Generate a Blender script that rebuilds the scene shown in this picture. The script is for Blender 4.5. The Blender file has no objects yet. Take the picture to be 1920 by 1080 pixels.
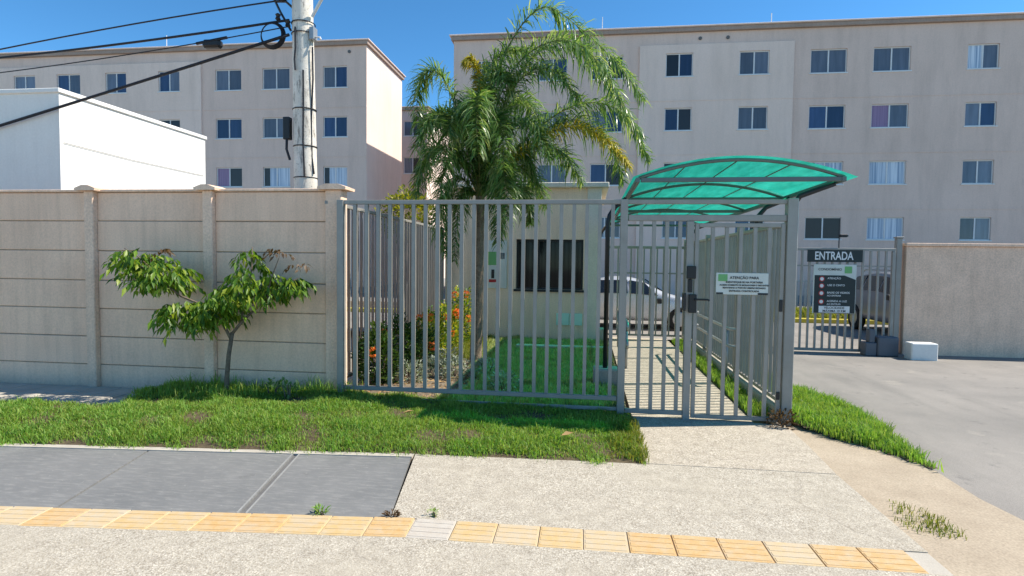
import bpy, math, random
import numpy as np
from mathutils import Vector, Matrix
random.seed(7); rng = np.random.default_rng(7)
S = bpy.context.scene
COL = S.collection
rad = math.radians

# ---------------------------------------------------------------- camera, sky, sun, exposure
cam = bpy.data.cameras.new('camera'); camo = bpy.data.objects.new('camera', cam); COL.objects.link(camo)
camo.matrix_world = Matrix.Translation((0, 0, 1.62)) @ Matrix.Rotation(rad(7.4), 4, 'Z') @ \
    Matrix.Rotation(math.pi/2 - rad(2.6), 4, 'X') @ Matrix.Rotation(rad(0.7), 4, 'Z')
cam.sensor_width = 36; cam.lens = 20.25; cam.clip_end = 1500; cam.clip_start = .05
S.camera = camo
SUN = Vector((.87, .20, 1.0)).normalized()
w = bpy.data.worlds.new("World"); S.world = w; w.use_nodes = True
nt = w.node_tree; bg = nt.nodes['Background']
sky = nt.nodes.new('ShaderNodeTexSky'); sky.sky_type = 'NISHITA'; sky.sun_disc = False
sky.sun_elevation = math.asin(SUN.z); sky.sun_rotation = math.atan2(SUN.x, SUN.y)
sky.altitude = 0; sky.air_density = 0.6; sky.dust_density = 0.0; sky.ozone_density = 6.0
hs = nt.nodes.new('ShaderNodeHueSaturation'); hs.inputs['Saturation'].default_value = 1.15
nt.links.new(sky.outputs[0], hs.inputs['Color']); tn = nt.nodes.new('ShaderNodeMix'); tn.data_type = 'RGBA'; tn.blend_type = 'MULTIPLY'; tn.inputs[0].default_value = 1
tn.inputs[7].default_value = (.92, .98, .82, 1); nt.links.new(hs.outputs[0], tn.inputs[6]); nt.links.new(tn.outputs[2], bg.inputs[0]); bg.inputs[1].default_value = .13
sl = bpy.data.lights.new('sun', 'SUN'); sl.energy = 3.5; sl.angle = rad(.5); sl.color = (1, .93, .82)
slo = bpy.data.objects.new('sun', sl); COL.objects.link(slo); slo.rotation_euler = SUN.to_track_quat('Z', 'Y').to_euler()
S.view_settings.view_transform = 'Standard'; S.view_settings.look = 'None'
S.view_settings.gamma = 1; S.view_settings.use_curve_mapping = False; S.view_settings.exposure = 1.2
S.cycles.max_bounces = 8; S.cycles.transparent_max_bounces = 12; S.cycles.caustics_reflective = False

# ---------------------------------------------------------------- materials
def newmat(name):
    m = bpy.data.materials.new(name); m.use_nodes = True
    return m, m.node_tree, m.node_tree.nodes['Principled BSDF']
def node(t, kind, **kw):
    n = t.nodes.new(kind)
    for k, v in kw.items():
        if k in n.inputs: n.inputs[k].default_value = v
        else: setattr(n, k, v)
    return n
def c4(c): return (c[0], c[1], c[2], 1)
def ramp(t, fac, stops):
    r = t.nodes.new('ShaderNodeValToRGB'); e = r.color_ramp.elements
    while len(e) < len(stops): e.new(.5)
    for i, (p, c) in enumerate(stops): e[i].position = p; e[i].color = c4(c)
    t.links.new(fac, r.inputs[0]); return r.outputs[0]
def mixc(t, fac, a, b, mode='MIX'):
    m = t.nodes.new('ShaderNodeMix'); m.data_type = 'RGBA'; m.blend_type = mode
    for sock, v in ((m.inputs[0], fac), (m.inputs[6], a), (m.inputs[7], b)):
        if hasattr(v, 'is_output'): t.links.new(v, sock)
        elif isinstance(v, (int, float)): sock.default_value = v
        else: sock.default_value = c4(v)
    return m.outputs[2]
def pos(t, sc=(1, 1, 1)):
    g = t.nodes.new('ShaderNodeNewGeometry')
    m = t.nodes.new('ShaderNodeMapping'); m.inputs['Scale'].default_value = sc
    t.links.new(g.outputs['Position'], m.inputs[0]); return m.outputs[0]
def noise(t, vec, scale, detail=4, rough=.55):
    n = node(t, 'ShaderNodeTexNoise', Scale=scale, Detail=detail, Roughness=rough)
    t.links.new(vec, n.inputs['Vector']); return n.outputs['Fac']
def bump(t, b, h, strength, dist=.01):
    n = node(t, 'ShaderNodeBump', Strength=strength, Distance=dist)
    t.links.new(h, n.inputs['Height']); t.links.new(n.outputs[0], b.inputs['Normal'])
def pmat(name, col, col2=None, scale=2.0, rough=.75, bstr=.25, bscale=90, metallic=0, fine=.12, streak=0, spec=.35, bdist=.004, ss=(6, 6, .5)):
    m, t, b = newmat(name)
    col2 = col2 or tuple(x*.8 for x in col)
    p = pos(t)
    base = mixc(t, ramp(t, noise(t, p, scale, 6, .6), [(.35, (0, 0, 0)), (.68, (1, 1, 1))]), col, col2)
    if streak:
        s = ramp(t, noise(t, pos(t, ss), 1.6, 6, .7), [(.45, (1, 1, 1)), (.75, (1-streak,)*3)])
        base = mixc(t, 1.0, base, s, 'MULTIPLY')
    f = noise(t, p, bscale, 3)
    if fine:
        base = mixc(t, 1.0, base, ramp(t, f, [(.3, (1-fine,)*3), (.7, (1+fine*.3,)*3)]), 'MULTIPLY')
    t.links.new(base, b.inputs['Base Color'])
    b.inputs['Roughness'].default_value = rough; b.inputs['Metallic'].default_value = metallic
    b.inputs['Specular IOR Level'].default_value = spec
    if bstr: bump(t, b, f, bstr, bdist)
    return m
def aggregate(name, cream, grey, tan, dirt, sc=70):
    m, t, b = newmat(name); p = pos(t)
    v = node(t, 'ShaderNodeTexVoronoi', Scale=sc); t.links.new(p, v.inputs['Vector'])
    sep = t.nodes.new('ShaderNodeSeparateColor'); t.links.new(v.outputs['Color'], sep.inputs[0])
    st = ramp(t, sep.outputs[0], [(0, grey), (.16, grey), (.22, tan), (.4, cream), (.8, cream), (.9, tuple(min(.8, x*1.3) for x in cream))])
    mort = ramp(t, v.outputs['Distance'], [(.25, (1, 1, 1)), (.75, (.72, .7, .66))])
    st = mixc(t, 1.0, st, mort, 'MULTIPLY')
    big = noise(t, p, 1.3, 6, .65)
    st = mixc(t, ramp(t, big, [(.42, (0, 0, 0)), (.7, (.75, .75, .75))]), st, dirt)
    med = noise(t, p, 9, 5, .7)
    st = mixc(t, 1.0, st, ramp(t, med, [(.3, (.82, .8, .78)), (.62, (1.05, 1.04, 1.02))]), 'MULTIPLY')
    dn = node(t, 'ShaderNodeTexNoise', Scale=2.2, Detail=5.0); t.links.new(p, dn.inputs['Vector'])
    va = node(t, 'ShaderNodeVectorMath', operation='MULTIPLY_ADD'); t.links.new(dn.outputs['Color'], va.inputs[0]); va.inputs[1].default_value = (.5, .5, .5); t.links.new(p, va.inputs[2])
    ck = node(t, 'ShaderNodeTexVoronoi', Scale=.42, feature='DISTANCE_TO_EDGE'); t.links.new(va.outputs[0], ck.inputs['Vector'])
    gate = ramp(t, noise(t, p, .8, 2), [(.5, (0, 0, 0)), (.6, (1, 1, 1))])
    ckm = mixc(t, 1.0, ramp(t, ck.outputs['Distance'], [(.001, (.35, .35, .35)), (.004, (0, 0, 0))]), gate, 'MULTIPLY')
    st = mixc(t, ckm, st, (.12, .10, .085))
    st = mixc(t, ramp(t, noise(t, p, 3.4, 6, .75), [(.56, (0, 0, 0)), (.74, (.5, .5, .5))]), st, tuple(x*.72 for x in dirt))
    st = mixc(t, ramp(t, noise(t, p, 130, 2), [(.64, (0, 0, 0)), (.72, (.65, .65, .65))]), st, (.20, .17, .135))
    t.links.new(st, b.inputs['Base Color']); b.inputs['Roughness'].default_value = .9
    b.inputs['Specular IOR Level'].default_value = .2
    bump(t, b, v.outputs['Distance'], .35, .004)
    return m
def leafmat(name, stops, trans=.3, rough=.5, patch=0, patchcol=None):
    m, t, b = newmat(name)
    g = t.nodes.new('ShaderNodeNewGeometry')
    c = ramp(t, g.outputs['Random Per Island'], stops)
    if patch:
        c = mixc(t, ramp(t, noise(t, pos(t), 2.2, 4, .6), [(.42, (0, 0, 0)), (.68, (patch,)*3)]), c, patchcol)
    t.links.new(c, b.inputs['Base Color']); b.inputs['Roughness'].default_value = rough
    b.inputs['Specular IOR Level'].default_value = .3
    tr = t.nodes.new('ShaderNodeBsdfTranslucent'); t.links.new(mixc(t, 1.0, c, (1.5, 1.45, .7), 'MULTIPLY'), tr.inputs[0])
    mx = t.nodes.new('ShaderNodeMixShader'); mx.inputs[0].default_value = trans
    t.links.new(b.outputs[0], mx.inputs[1]); t.links.new(tr.outputs[0], mx.inputs[2])
    t.links.new(mx.outputs[0], t.nodes['Material Output'].inputs[0])
    return m
def plain(name, col, rough=.5, metallic=0, spec=.4):
    return pmat(name, col, tuple(x*.9 for x in col), 4, rough, 0, 60, metallic, 0, 0, spec)

M = {}
M['concrete'] = aggregate('aggregate_concrete', (.50, .465, .40), (.34, .305, .255), (.45, .40, .325), (.41, .37, .30), 125)
M['path'] = aggregate('path_concrete', (.50, .455, .385), (.36, .32, .27), (.44, .39, .31), (.45, .40, .325), 95)
M['smooth'] = pmat('smooth_concrete', (.50, .46, .39), (.40, .36, .30), 2.5, .9, .3, 120, streak=0)
def slabmat():
    m, t, b = newmat('grey_floor_paint'); p = pos(t)
    a = mixc(t, ramp(t, noise(t, p, 1.2, 6, .65), [(.35, (0, 0, 0)), (.7, (1, 1, 1))]), (.15, .152, .15), (.205, .203, .197))
    a = mixc(t, ramp(t, noise(t, pos(t, (3, 14, 1)), 2.5, 6, .7), [(.48, (0, 0, 0)), (.8, (.7, .7, .7))]), a, (.33, .32, .30))
    a = mixc(t, ramp(t, noise(t, p, 30, 4, .7), [(.64, (0, 0, 0)), (.74, (.7, .7, .7))]), a, (.42, .40, .36))
    a = mixc(t, ramp(t, noise(t, p, 5, 5, .7), [(.62, (0, 0, 0)), (.8, (.55, .55, .55))]), a, (.10, .095, .09))
    t.links.new(a, b.inputs['Base Color']); b.inputs['Roughness'].default_value = .62
    bump(t, b, noise(t, p, 60, 4), .2, .004); return m
M['slab'] = slabmat()
M['gravelly'] = pmat('sandy_dirt', (.46, .38, .28), (.36, .29, .21), 2.2, .95, .5, 70, fine=.25)
M['ground'] = pmat('dusty_ground', (.36, .33, .28), (.28, .25, .21), .6, .95, .4, 30)
def asphaltmat():
    m, t, b = newmat('worn_asphalt'); p = pos(t)
    a = mixc(t, ramp(t, noise(t, p, .7, 7, .65), [(.35, (0, 0, 0)), (.68, (1, 1, 1))]), (.315, .29, .26), (.235, .22, .20))
    a = mixc(t, ramp(t, noise(t, pos(t, (1.6, .25, 1)), 1.1, 5, .6), [(.5, (0, 0, 0)), (.72, (.6, .6, .6))]), a, (.19, .18, .165))
    a = mixc(t, ramp(t, noise(t, p, 2.6, 6, .75), [(.60, (0, 0, 0)), (.70, (.7, .7, .7))]), a, (.155, .145, .135))
    a = mixc(t, ramp(t, noise(t, pos(t, (1, 1, 1)), 1.9, 6, .7), [(.30, (.6, .6, .6)), (.40, (0, 0, 0))]), a, (.40, .365, .31))
    f = noise(t, p, 140, 3)
    a = mixc(t, 1.0, a, ramp(t, f, [(.3, (.72, .72, .72)), (.7, (1.06, 1.06, 1.06))]), 'MULTIPLY')
    t.links.new(a, b.inputs['Base Color']); b.inputs['Roughness'].default_value = .92; b.inputs['Specular IOR Level'].default_value = .25
    bump(t, b, f, .5, .004); return m
M['asphalt'] = asphaltmat()
M['yard'] = pmat('yard_concrete', (.36, .345, .33), (.29, .28, .27), .5, .9, .4, 60, fine=.2)
M['soil'] = pmat('lawn_soil', (.085, .06, .035), (.13, .10, .055), 6, .95, .6, 60, fine=.3)
M['litter'] = pmat('garden_soil', (.15, .11, .075), (.26, .21, .15), 9, .95, .8, 50, fine=.35)
def tilemat(name, c, pale):
    m, t, b = newmat(name); p = pos(t)
    a = mixc(t, ramp(t, noise(t, p, 14, 6, .72), [(.40, (0, 0, 0)), (.66, (.95, .95, .95))]), c, pale)
    a = mixc(t, ramp(t, noise(t, pos(t, (4, 40, 4)), 3, 5, .7), [(.5, (0, 0, 0)), (.78, (.7, .7, .7))]), a, (.40, .33, .24))
    a = mixc(t, ramp(t, noise(t, p, 3.1, 5, .7), [(.5, (0, 0, 0)), (.75, (.6, .6, .6))]), a, (.46, .40, .32))
    t.links.new(a, b.inputs['Base Color']); b.inputs['Roughness'].default_value = .85
    bump(t, b, noise(t, p, 130, 4), .3, .003); return m
M['tile'] = [tilemat('orange_tile', (.52, .32, .125), (.52, .39, .22)), tilemat('amber_tile', (.53, .36, .155), (.50, .40, .255)),
             tilemat('worn_tile', (.52, .385, .21), (.49, .415, .30)), tilemat('bare_tile', (.48, .44, .38), (.42, .37, .31))]
M['wallpanel'] = pmat('beige_panel_paint', (.91, .625, .45), (.83, .56, .40), 1.4, .88, .45, 55, fine=.12, streak=.16, bdist=.006)
M['slabedge'] = pmat('pale_grey_edge', (.30, .30, .29), (.24, .24, .235), 6, .85, .3, 80)
M['groove'] = pmat('grey_groove', (.15, .15, .15), (.11, .11, .11), 6, .9, .3, 80)
M['joint'] = pmat('dark_joint', (.36, .275, .20), (.24, .185, .135), 9, .95, .3, 60)
M['wallpost'] = pmat('beige_post_paint', (.91, .64, .47), (.79, .55, .40), 3, .88, .6, 40, fine=.2, streak=.15, bdist=.008)
M['steel'] = pmat('grey_painted_steel', (.31, .293, .265), (.26, .247, .222), 5, .42, .05, 120, .1, .06, .08, .5)
M['galv'] = pmat('pale_galvanised_steel', (.42, .43, .43), (.33, .34, .34), 9, .38, .05, 120, .5, .1, 0, .5)
M['dark'] = plain('black_steel', (.018, .018, .02), .4)
M['blackplastic'] = plain('black_plastic', (.015, .015, .016), .45)
M['cable'] = plain('black_cable', (.012, .012, .018), .6)
M['facade'] = pmat('pinkish_render', (.73, .55, .465), (.665, .50, .42), .35, .9, .25, 18, fine=.07, streak=.15, ss=(1.1, 1.1, .16))
M['facade_light'] = pmat('light_grey_render', (.80, .625, .535), (.745, .58, .49), .35, .9, .25, 18, fine=.06, streak=.12, ss=(1.1, 1.1, .16))
M['cornice'] = pmat('brownish_cornice', (.40, .30, .245), (.33, .245, .20), .8, .85, .2, 20, streak=.15)
M['white'] = pmat('white_wall_paint', (.78, .77, .73), (.72, .70, .66), .8, .85, .2, 30, fine=.05, streak=.06)
M['frame'] = plain('white_aluminium', (.68, .68, .68), .45)
M['guard'] = pmat('cream_render', (.90, .70, .52), (.83, .64, .465), 1.6, .9, .6, 45, fine=.15, streak=.14, bdist=.006)
M['guard_light'] = pmat('pale_cream_paint', (.72, .66, .55), (.66, .60, .50), 1.6, .88, .3, 45, streak=.08)
def glassmat(name, col, rough):
    m, t, b = newmat(name)
    oi = t.nodes.new('ShaderNodeObjectInfo')
    c = mixc(t, oi.outputs['Random'], tuple(x*.6 for x in col), tuple(x*1.35 for x in col))
    c = mixc(t, 1.0, c, ramp(t, noise(t, pos(t, (5, 5, .6)), 1.2, 4), [(.3, (.75,)*3), (.7, (1.1,)*3)]), 'MULTIPLY')
    t.links.new(c, b.inputs['Base Color']); b.inputs['Roughness'].default_value = rough
    b.inputs['Specular IOR Level'].default_value = .5; b.inputs['IOR'].default_value = 1.52
    return m
M['pane_g'] = glassmat('blue_grey_glass', (.125, .145, .185), .12)
M['pane_b'] = glassmat('dark_blue_glass', (.035, .06, .13), .06)
M['pane_d'] = glassmat('unlit_room_dark', (.012, .011, .014), .3)  # near-black colour stands in for the darkness of unlit rooms
def curtain(name, a, bcol):
    m, t, b = newmat(name)
    n = noise(t, pos(t, (9, 9, .15)), 1.6, 2)
    t.links.new(ramp(t, n, [(.35, a), (.62, bcol)]), b.inputs['Base Color']); b.inputs['Roughness'].default_value = .35
    return m
M['pane_c'] = curtain('pale_blue_curtain', (.22, .30, .42), (.60, .66, .74))
M['pane_p'] = curtain('purple_curtain', (.20, .12, .22), (.28, .18, .30))
def polemat():
    m, t, b = newmat('weathered_pole_concrete'); p = pos(t)
    a = mixc(t, ramp(t, noise(t, p, 4, 6, .65), [(.35, (0, 0, 0)), (.7, (1, 1, 1))]), (.74, .69, .61), (.56, .52, .45))
    a = mixc(t, ramp(t, noise(t, pos(t, (9, 9, 1.6)), 1.5, 7, .75), [(.53, (0, 0, 0)), (.62, (.85, .85, .85))]), a, (.16, .14, .12))
    a = mixc(t, ramp(t, noise(t, p, 34, 4, .7), [(.60, (0, 0, 0)), (.68, (.8, .8, .8))]), a, (.13, .115, .10))
    t.links.new(a, b.inputs['Base Color']); b.inputs['Roughness'].default_value = .92
    bump(t, b, noise(t, p, 50, 4), .6, .006); return m
M['pole'] = polemat()
M['trunk'] = pmat('palm_bark', (.30, .23, .16), (.18, .13, .09), 14, .95, .9, 60, fine=.35, bdist=.012)
M['bark'] = pmat('young_bark', (.21, .16, .115), (.11, .08, .06), 18, .9, .6, 80, fine=.3)
G = lambda *a: [(i/(len(a)-1), c) for i, c in enumerate(a)]
M['frond'] = leafmat('palm_leaf', G((.05, .125, .035), (.095, .19, .05), (.155, .265, .07), (.34, .40, .19)), .42, .28)
M['frond_y'] = leafmat('yellow_palm_leaf', G((.20, .22, .02), (.38, .34, .03), (.48, .36, .03)), .35, .5)
M['rachis'] = plain('frond_rachis', (.13, .15, .04), .5)
M['treeleaf'] = leafmat('tree_leaf', G((.045, .11, .015), (.09, .19, .022), (.16, .27, .025), (.27, .32, .04)), .42, .4)
M['redleaf'] = leafmat('brown_young_leaf', G((.07, .04, .02), (.12, .07, .03)), .25, .5)
M['grass'] = leafmat('grass_blade', G((.11, .25, .04), (.17, .34, .05), (.23, .40, .065), (.34, .40, .12)), .42, .55, .45, (.29, .36, .065))
M['grass_brightened'] = leafmat('brightened_grass_blade', G((.18, .27, .11), (.28, .37, .15), (.38, .44, .20), (.48, .48, .26)), .42, .55, .3, (.42, .42, .16))  # lawn colours brightened to offset the dim light under the canopy
M['grass_y'] = leafmat('dry_grass_blade', G((.11, .17, .02), (.20, .235, .03), (.30, .27, .07)), .35, .6)
M['shrub'] = leafmat('dark_shrub_leaf', G((.022, .06, .015), (.045, .10, .02), (.10, .16, .025)), .2, .4)
M['ixora'] = leafmat('ixora_leaf', G((.05, .13, .018), (.11, .22, .022), (.28, .34, .03), (.45, .38, .03)), .4, .4)
M['flower'] = leafmat('orange_flower', G((.72, .12, .03), (.80, .30, .04), (.66, .07, .04)), .3, .6)
M['silver'] = leafmat('silver_leaf', G((.14, .18, .12), (.27, .31, .23), (.42, .45, .38)), .25, .6)
M['yellowbush'] = leafmat('yellow_green_leaf', G((.09, .14, .015), (.22, .24, .02), (.34, .31, .025)), .35, .5)
M['weed'] = leafmat('weed_leaf', G((.10, .20, .05), (.17, .27, .09)), .35, .5)
M['deadleaf'] = plain('dry_leaf', (.38, .24, .10), .8)
def canopymat():
    m, t, b = newmat('green_polycarbonate')
    nz = noise(t, pos(t, (3, .5, 3)), 2.6, 6, .7)
    tint = ramp(t, nz, [(.3, (.03, .43, .25)), (.7, (.06, .60, .36))])
    tp = t.nodes.new('ShaderNodeBsdfTransparent'); t.links.new(tint, tp.inputs[0])
    tl = t.nodes.new('ShaderNodeBsdfTranslucent'); t.links.new(ramp(t, nz, [(.32, (.01, .24, .175)), (.68, (.03, .44, .33))]), tl.inputs[0])
    m1 = t.nodes.new('ShaderNodeMixShader'); m1.inputs[0].default_value = .58
    t.links.new(tp.outputs[0], m1.inputs[1]); t.links.new(tl.outputs[0], m1.inputs[2])
    gl = t.nodes.new('ShaderNodeBsdfGlossy'); gl.inputs['Roughness'].default_value = .22
    m2 = t.nodes.new('ShaderNodeMixShader'); m2.inputs[0].default_value = .05
    t.links.new(m1.outputs[0], m2.inputs[1]); t.links.new(gl.outputs[0], m2.inputs[2])
    t.links.new(m2.outputs[0], t.nodes['Material Output'].inputs[0]); return m
M['canopy'] = canopymat()
M['canopysteel'] = plain('dark_green_grey_steel', (.12, .15, .145), .45, .2)
M['signwhite'] = plain('white_sign_board', (.62, .65, .60), .5)
M['signdark'] = plain('charcoal_sign_board', (.012, .022, .024), .45)
M['signgreen'] = plain('green_logo', (.16, .42, .15), .5)
M['ink'] = plain('black_ink', (.03, .03, .03), .6)
M['inkwhite'] = plain('white_ink', (.75, .76, .76), .5)
M['red'] = plain('red_ink', (.45, .03, .03), .5)
M['motor'] = plain('grey_motor_housing', (.10, .115, .14), .5)
M['yellowpaint'] = pmat('yellow_kerb_paint', (.62, .52, .06), (.5, .42, .08), 4, .8, .2, 60)
M['carsilver'] = plain('silver_car_paint', (.52, .54, .57), .25, .3)
M['cargrey'] = plain('grey_car_paint', (.24, .24, .25), .3, .3)
M['carglass'] = plain('car_glass', (.012, .016, .022), .05, 0, .6)
M['guardglass'] = plain('tinted_window_glass', (.008, .009, .010), .06, 0, .2)
M['tyre'] = plain('rubber', (.015, .015, .015), .85)
M['rim'] = plain('alloy', (.42, .42, .43), .3, .8)
M['lamp'] = plain('clear_lamp', (.75, .75, .75), .1)
M['tail'] = plain('red_lamp', (.4, .02, .02), .15)
M['brick'] = pmat('orange_brick', (.55, .28, .14), (.44, .21, .11), 12, .9, .4, 80, fine=.2)
M['hatch'] = plain('pale_green_cover', (.52, .80, .68), .45)
M['rooftile'] = pmat('clay_roof', (.30, .15, .09), (.22, .11, .07), 4, .9, .4, 40)

# ---------------------------------------------------------------- mesh helpers
W = {}
class MB:
    def __init__(s): s.v = []; s.f = []
    def add(s, vs, fs):
        o = len(s.v); s.v += [tuple(x) for x in vs]; s.f += [tuple(i+o for i in f) for f in fs]; return s
    def box(s, x0, x1, y0, y1, z0, z1):
        return s.add([(x0,y0,z0),(x1,y0,z0),(x1,y1,z0),(x0,y1,z0),(x0,y0,z1),(x1,y0,z1),(x1,y1,z1),(x0,y1,z1)],
            [(0,3,2,1),(4,5,6,7),(0,1,5,4),(1,2,6,5),(2,3,7,6),(3,0,4,7)])
    def bbox(s, x0, x1, y0, y1, z0, z1, b=.01):          # box with chamfered edges on all axes
        P = []
        X, Y, Z = (x0, x1), (y0, y1), (z0, z1)
        idx = {}
        for i in (0,1):
            for j in (0,1):
                for k in (0,1):
                    sx, sy, sz = (1,-1)[i], (1,-1)[j], (1,-1)[k]
                    for ax, p in enumerate(((X[i], Y[j]+sy*b, Z[k]+sz*b), (X[i]+sx*b, Y[j], Z[k]+sz*b), (X[i]+sx*b, Y[j]+sy*b, Z[k]))):
                        idx[i,j,k,ax] = len(P); P.append(p)
        F = []
        for i in (0,1):
            F.append([idx[i,0,0,0], idx[i,1,0,0], idx[i,1,1,0], idx[i,0,1,0]])
            F.append([idx[0,i,0,1], idx[1,i,0,1], idx[1,i,1,1], idx[0,i,1,1]])
            F.append([idx[0,0,i,2], idx[1,0,i,2], idx[1,1,i,2], idx[0,1,i,2]])
            for j in (0,1):
                F.append([idx[i,j,0,0], idx[i,j,1,0], idx[i,j,1,1], idx[i,j,0,1]])
                F.append([idx[i,0,j,0], idx[i,1,j,0], idx[i,1,j,2], idx[i,0,j,2]])
                F.append([idx[0,i,j,1], idx[1,i,j,1], idx[1,i,j,2], idx[0,i,j,2]])
                for k in (0,1): F.append([idx[i,j,k,0], idx[i,j,k,1], idx[i,j,k,2]])
        c = Vector(((x0+x1)/2, (y0+y1)/2, (z0+z1)/2)); G = []
        for f in F:
            a, b_, d = Vector(P[f[0]]), Vector(P[f[1]]), Vector(P[f[2]])
            G.append(tuple(f) if (b_-a).cross(d-a).dot(a-c) > 0 else tuple(reversed(f)))
        return s.add(P, G)
    def tube(s, pts, r, n=8, cap=True):
        pts = [Vector(p) for p in pts]; R = r if isinstance(r, (list, tuple)) else [r]*len(pts)
        up = None; rings = []
        for i, p in enumerate(pts):
            d = (pts[min(i+1, len(pts)-1)] - pts[max(i-1, 0)]).normalized()
            if up is None:
                up = Vector((0,0,1)) if abs(d.z) < .9 else Vector((1,0,0))
            a = d.cross(up).normalized(); b = a.cross(d).normalized(); up = b
            rings.append([p + (a*math.cos(q)+b*math.sin(q))*R[i] for q in [2*math.pi*k/n for k in range(n)]])
        vs = [q for r_ in rings for q in r_]; fs = []
        for i in range(len(pts)-1):
            for k in range(n):
                fs.append((i*n+k, i*n+(k+1)%n, (i+1)*n+(k+1)%n, (i+1)*n+k))
        if cap: fs.append(tuple(range(n))[::-1]); fs.append(tuple((len(pts)-1)*n+k for k in range(n)))
        return s.add(vs, fs)
    def poly(s, pts, z0, z1):                             # prism from an xy outline (counter-clockwise)
        n = len(pts)
        vs = [(x, y, z0) for x, y in pts] + [(x, y, z1) for x, y in pts]
        return s.add(vs, [tuple(range(n))[::-1], tuple(range(n, 2*n))] + [(i, (i+1)%n, n+(i+1)%n, n+i) for i in range(n)])
    def prism(s, pts, axis, a, b):                        # outline in the other two axes swept along axis
        n = len(pts)
        def P(u, v, w): return {0: (w, u, v), 1: (u, w, v), 2: (u, v, w)}[axis]
        vs = [P(u, v, a) for u, v in pts] + [P(u, v, b) for u, v in pts]
        return s.add(vs, [tuple(range(n)), tuple(range(n, 2*n))[::-1]] + [(i, n+i, n+(i+1)%n, (i+1)%n) for i in range(n)])
    def build(s, name, mat, parent=None, smooth=False, label=None):
        v = np.array(s.v, dtype=np.float64); c = (v.min(0)+v.max(0))/2
        me = bpy.data.meshes.new(name); me.from_pydata([tuple(p) for p in v-c], [], s.f)
        me.materials.append(M[mat] if isinstance(mat, str) else mat)
        if smooth: me.polygons.foreach_set('use_smooth', [True]*len(me.polygons))
        return link(bpy.data.objects.new(name, me), Vector(c), parent, label)
def link(o, wloc, parent=None, label=None):
    COL.objects.link(o)
    if parent is not None:
        o.parent = parent; o.location = Vector(wloc) - W[parent.name]
    else: o.location = wloc
    W[o.name] = Vector(wloc)
    if label: o['label'] = label
    return o
def dup(o, wloc, parent=None, name=None):
    return link(o.copy(), wloc, parent)
def tag(o, label, cat=None, group=None, kind=None):
    o['label'] = label
    if cat: o['category'] = cat
    if group: o['group'] = group
    if kind: o['kind'] = kind
    return o
def thing(name, label, cat, loc, group=None):
    o = bpy.data.objects.new(name, None); o.empty_display_size = .1
    link(o, Vector(loc)); return tag(o, label, cat, group)
def npmesh(name, verts, faces_tri, mat, parent=None, kind=None, label=None, smooth=False):
    verts = np.asarray(verts, dtype=np.float32).reshape(-1, 3); tri = np.asarray(faces_tri, dtype=np.int32).reshape(-1, 3)
    c = (verts.min(0)+verts.max(0))/2
    me = bpy.data.meshes.new(name); me.vertices.add(len(verts)); me.vertices.foreach_set('co', (verts-c).ravel())
    me.loops.add(tri.size); me.loops.foreach_set('vertex_index', tri.ravel())
    me.polygons.add(len(tri)); me.polygons.foreach_set('loop_start', np.arange(0, tri.size, 3, dtype=np.int32))
    me.update(calc_edges=True); me.validate()
    me.materials.append(M[mat] if isinstance(mat, str) else mat)
    o = link(bpy.data.objects.new(name, me), Vector([float(x) for x in c]), parent, label)
    if kind: o['kind'] = kind
    return o
def text(body, size, mat, parent, wloc, bold=0, align='CENTER', rot=(math.pi/2, 0, 0), name='lettering', fit=0):
    cu = bpy.data.curves.new(name, 'FONT'); cu.body = body; cu.size = size; cu.align_x = align; cu.align_y = 'CENTER'
    cu.offset = bold; cu.extrude = .0008; cu.materials.append(M[mat])
    o = bpy.data.objects.new(name, cu); COL.objects.link(o); bpy.context.view_layer.update()
    me = bpy.data.meshes.new_from_object(o.evaluated_get(bpy.context.evaluated_depsgraph_get())); bpy.data.objects.remove(o)
    if not me.materials: me.materials.append(M[mat])
    if fit:
        xs = [v.co.x for v in me.vertices]; k = fit/(max(xs)-min(xs))
        for v in me.vertices: v.co.x *= k
    o = bpy.data.objects.new(name, me); link(o, Vector(wloc), parent); o.rotation_euler = rot
    return o
def inpoly(P, poly):
    x, y = P[:, 0], P[:, 1]; r = np.zeros(len(P), bool); n = len(poly)
    for i in range(n):
        x1, y1 = poly[i]; x2, y2 = poly[(i+1) % n]
        if y1 == y2: continue
        r ^= ((y1 > y) != (y2 > y)) & (x < (x2-x1)*(y-y1)/(y2-y1)+x1)
    return r
def wob(x, y, s=1.0): return (np.sin(x*3.1*s+1.3)*np.cos(y*2.7*s+.4)+np.sin(x*7.3*s+y*5.1*s)*.5+np.sin(x*1.7*s-y*6.3*s+2)*.5)/2

def leaves(centres, dirs, ln, wd, fold=.18, curl=.25):    # four-triangle leaves, folded along the midrib
    n = len(centres); d = dirs/np.linalg.norm(dirs, axis=1, keepdims=True)
    r = rng.normal(size=(n, 3)); up = np.array([0, 0, 1.0])+r*.45
    a = np.cross(d, up); a /= np.linalg.norm(a, axis=1, keepdims=True)+1e-9
    b = np.cross(a, d)
    ln = np.broadcast_to(ln, n)[:, None]; wd = np.broadcast_to(wd, n)[:, None]
    base = centres; mid = centres+d*ln*.48
    tip = centres+d*ln-np.array([0, 0, 1.0])*ln*curl
    L = mid+a*wd*.5+b*wd*fold; R = mid-a*wd*.5+b*wd*fold
    V = np.stack([base, L, mid, R, tip], 1).reshape(-1, 3)
    o = (np.arange(n)*5)[:, None]
    F = np.concatenate([o+np.array([[0, 2, 1]]), o+np.array([[0, 3, 2]]), o+np.array([[1, 2, 4]]), o+np.array([[2, 3, 4]])])
    return V, F
def merge(parts):
    V, F, o = [], [], 0
    for v, f in parts: V.append(v); F.append(f+o); o += len(v)
    return np.concatenate(V), np.concatenate(F)
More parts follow.
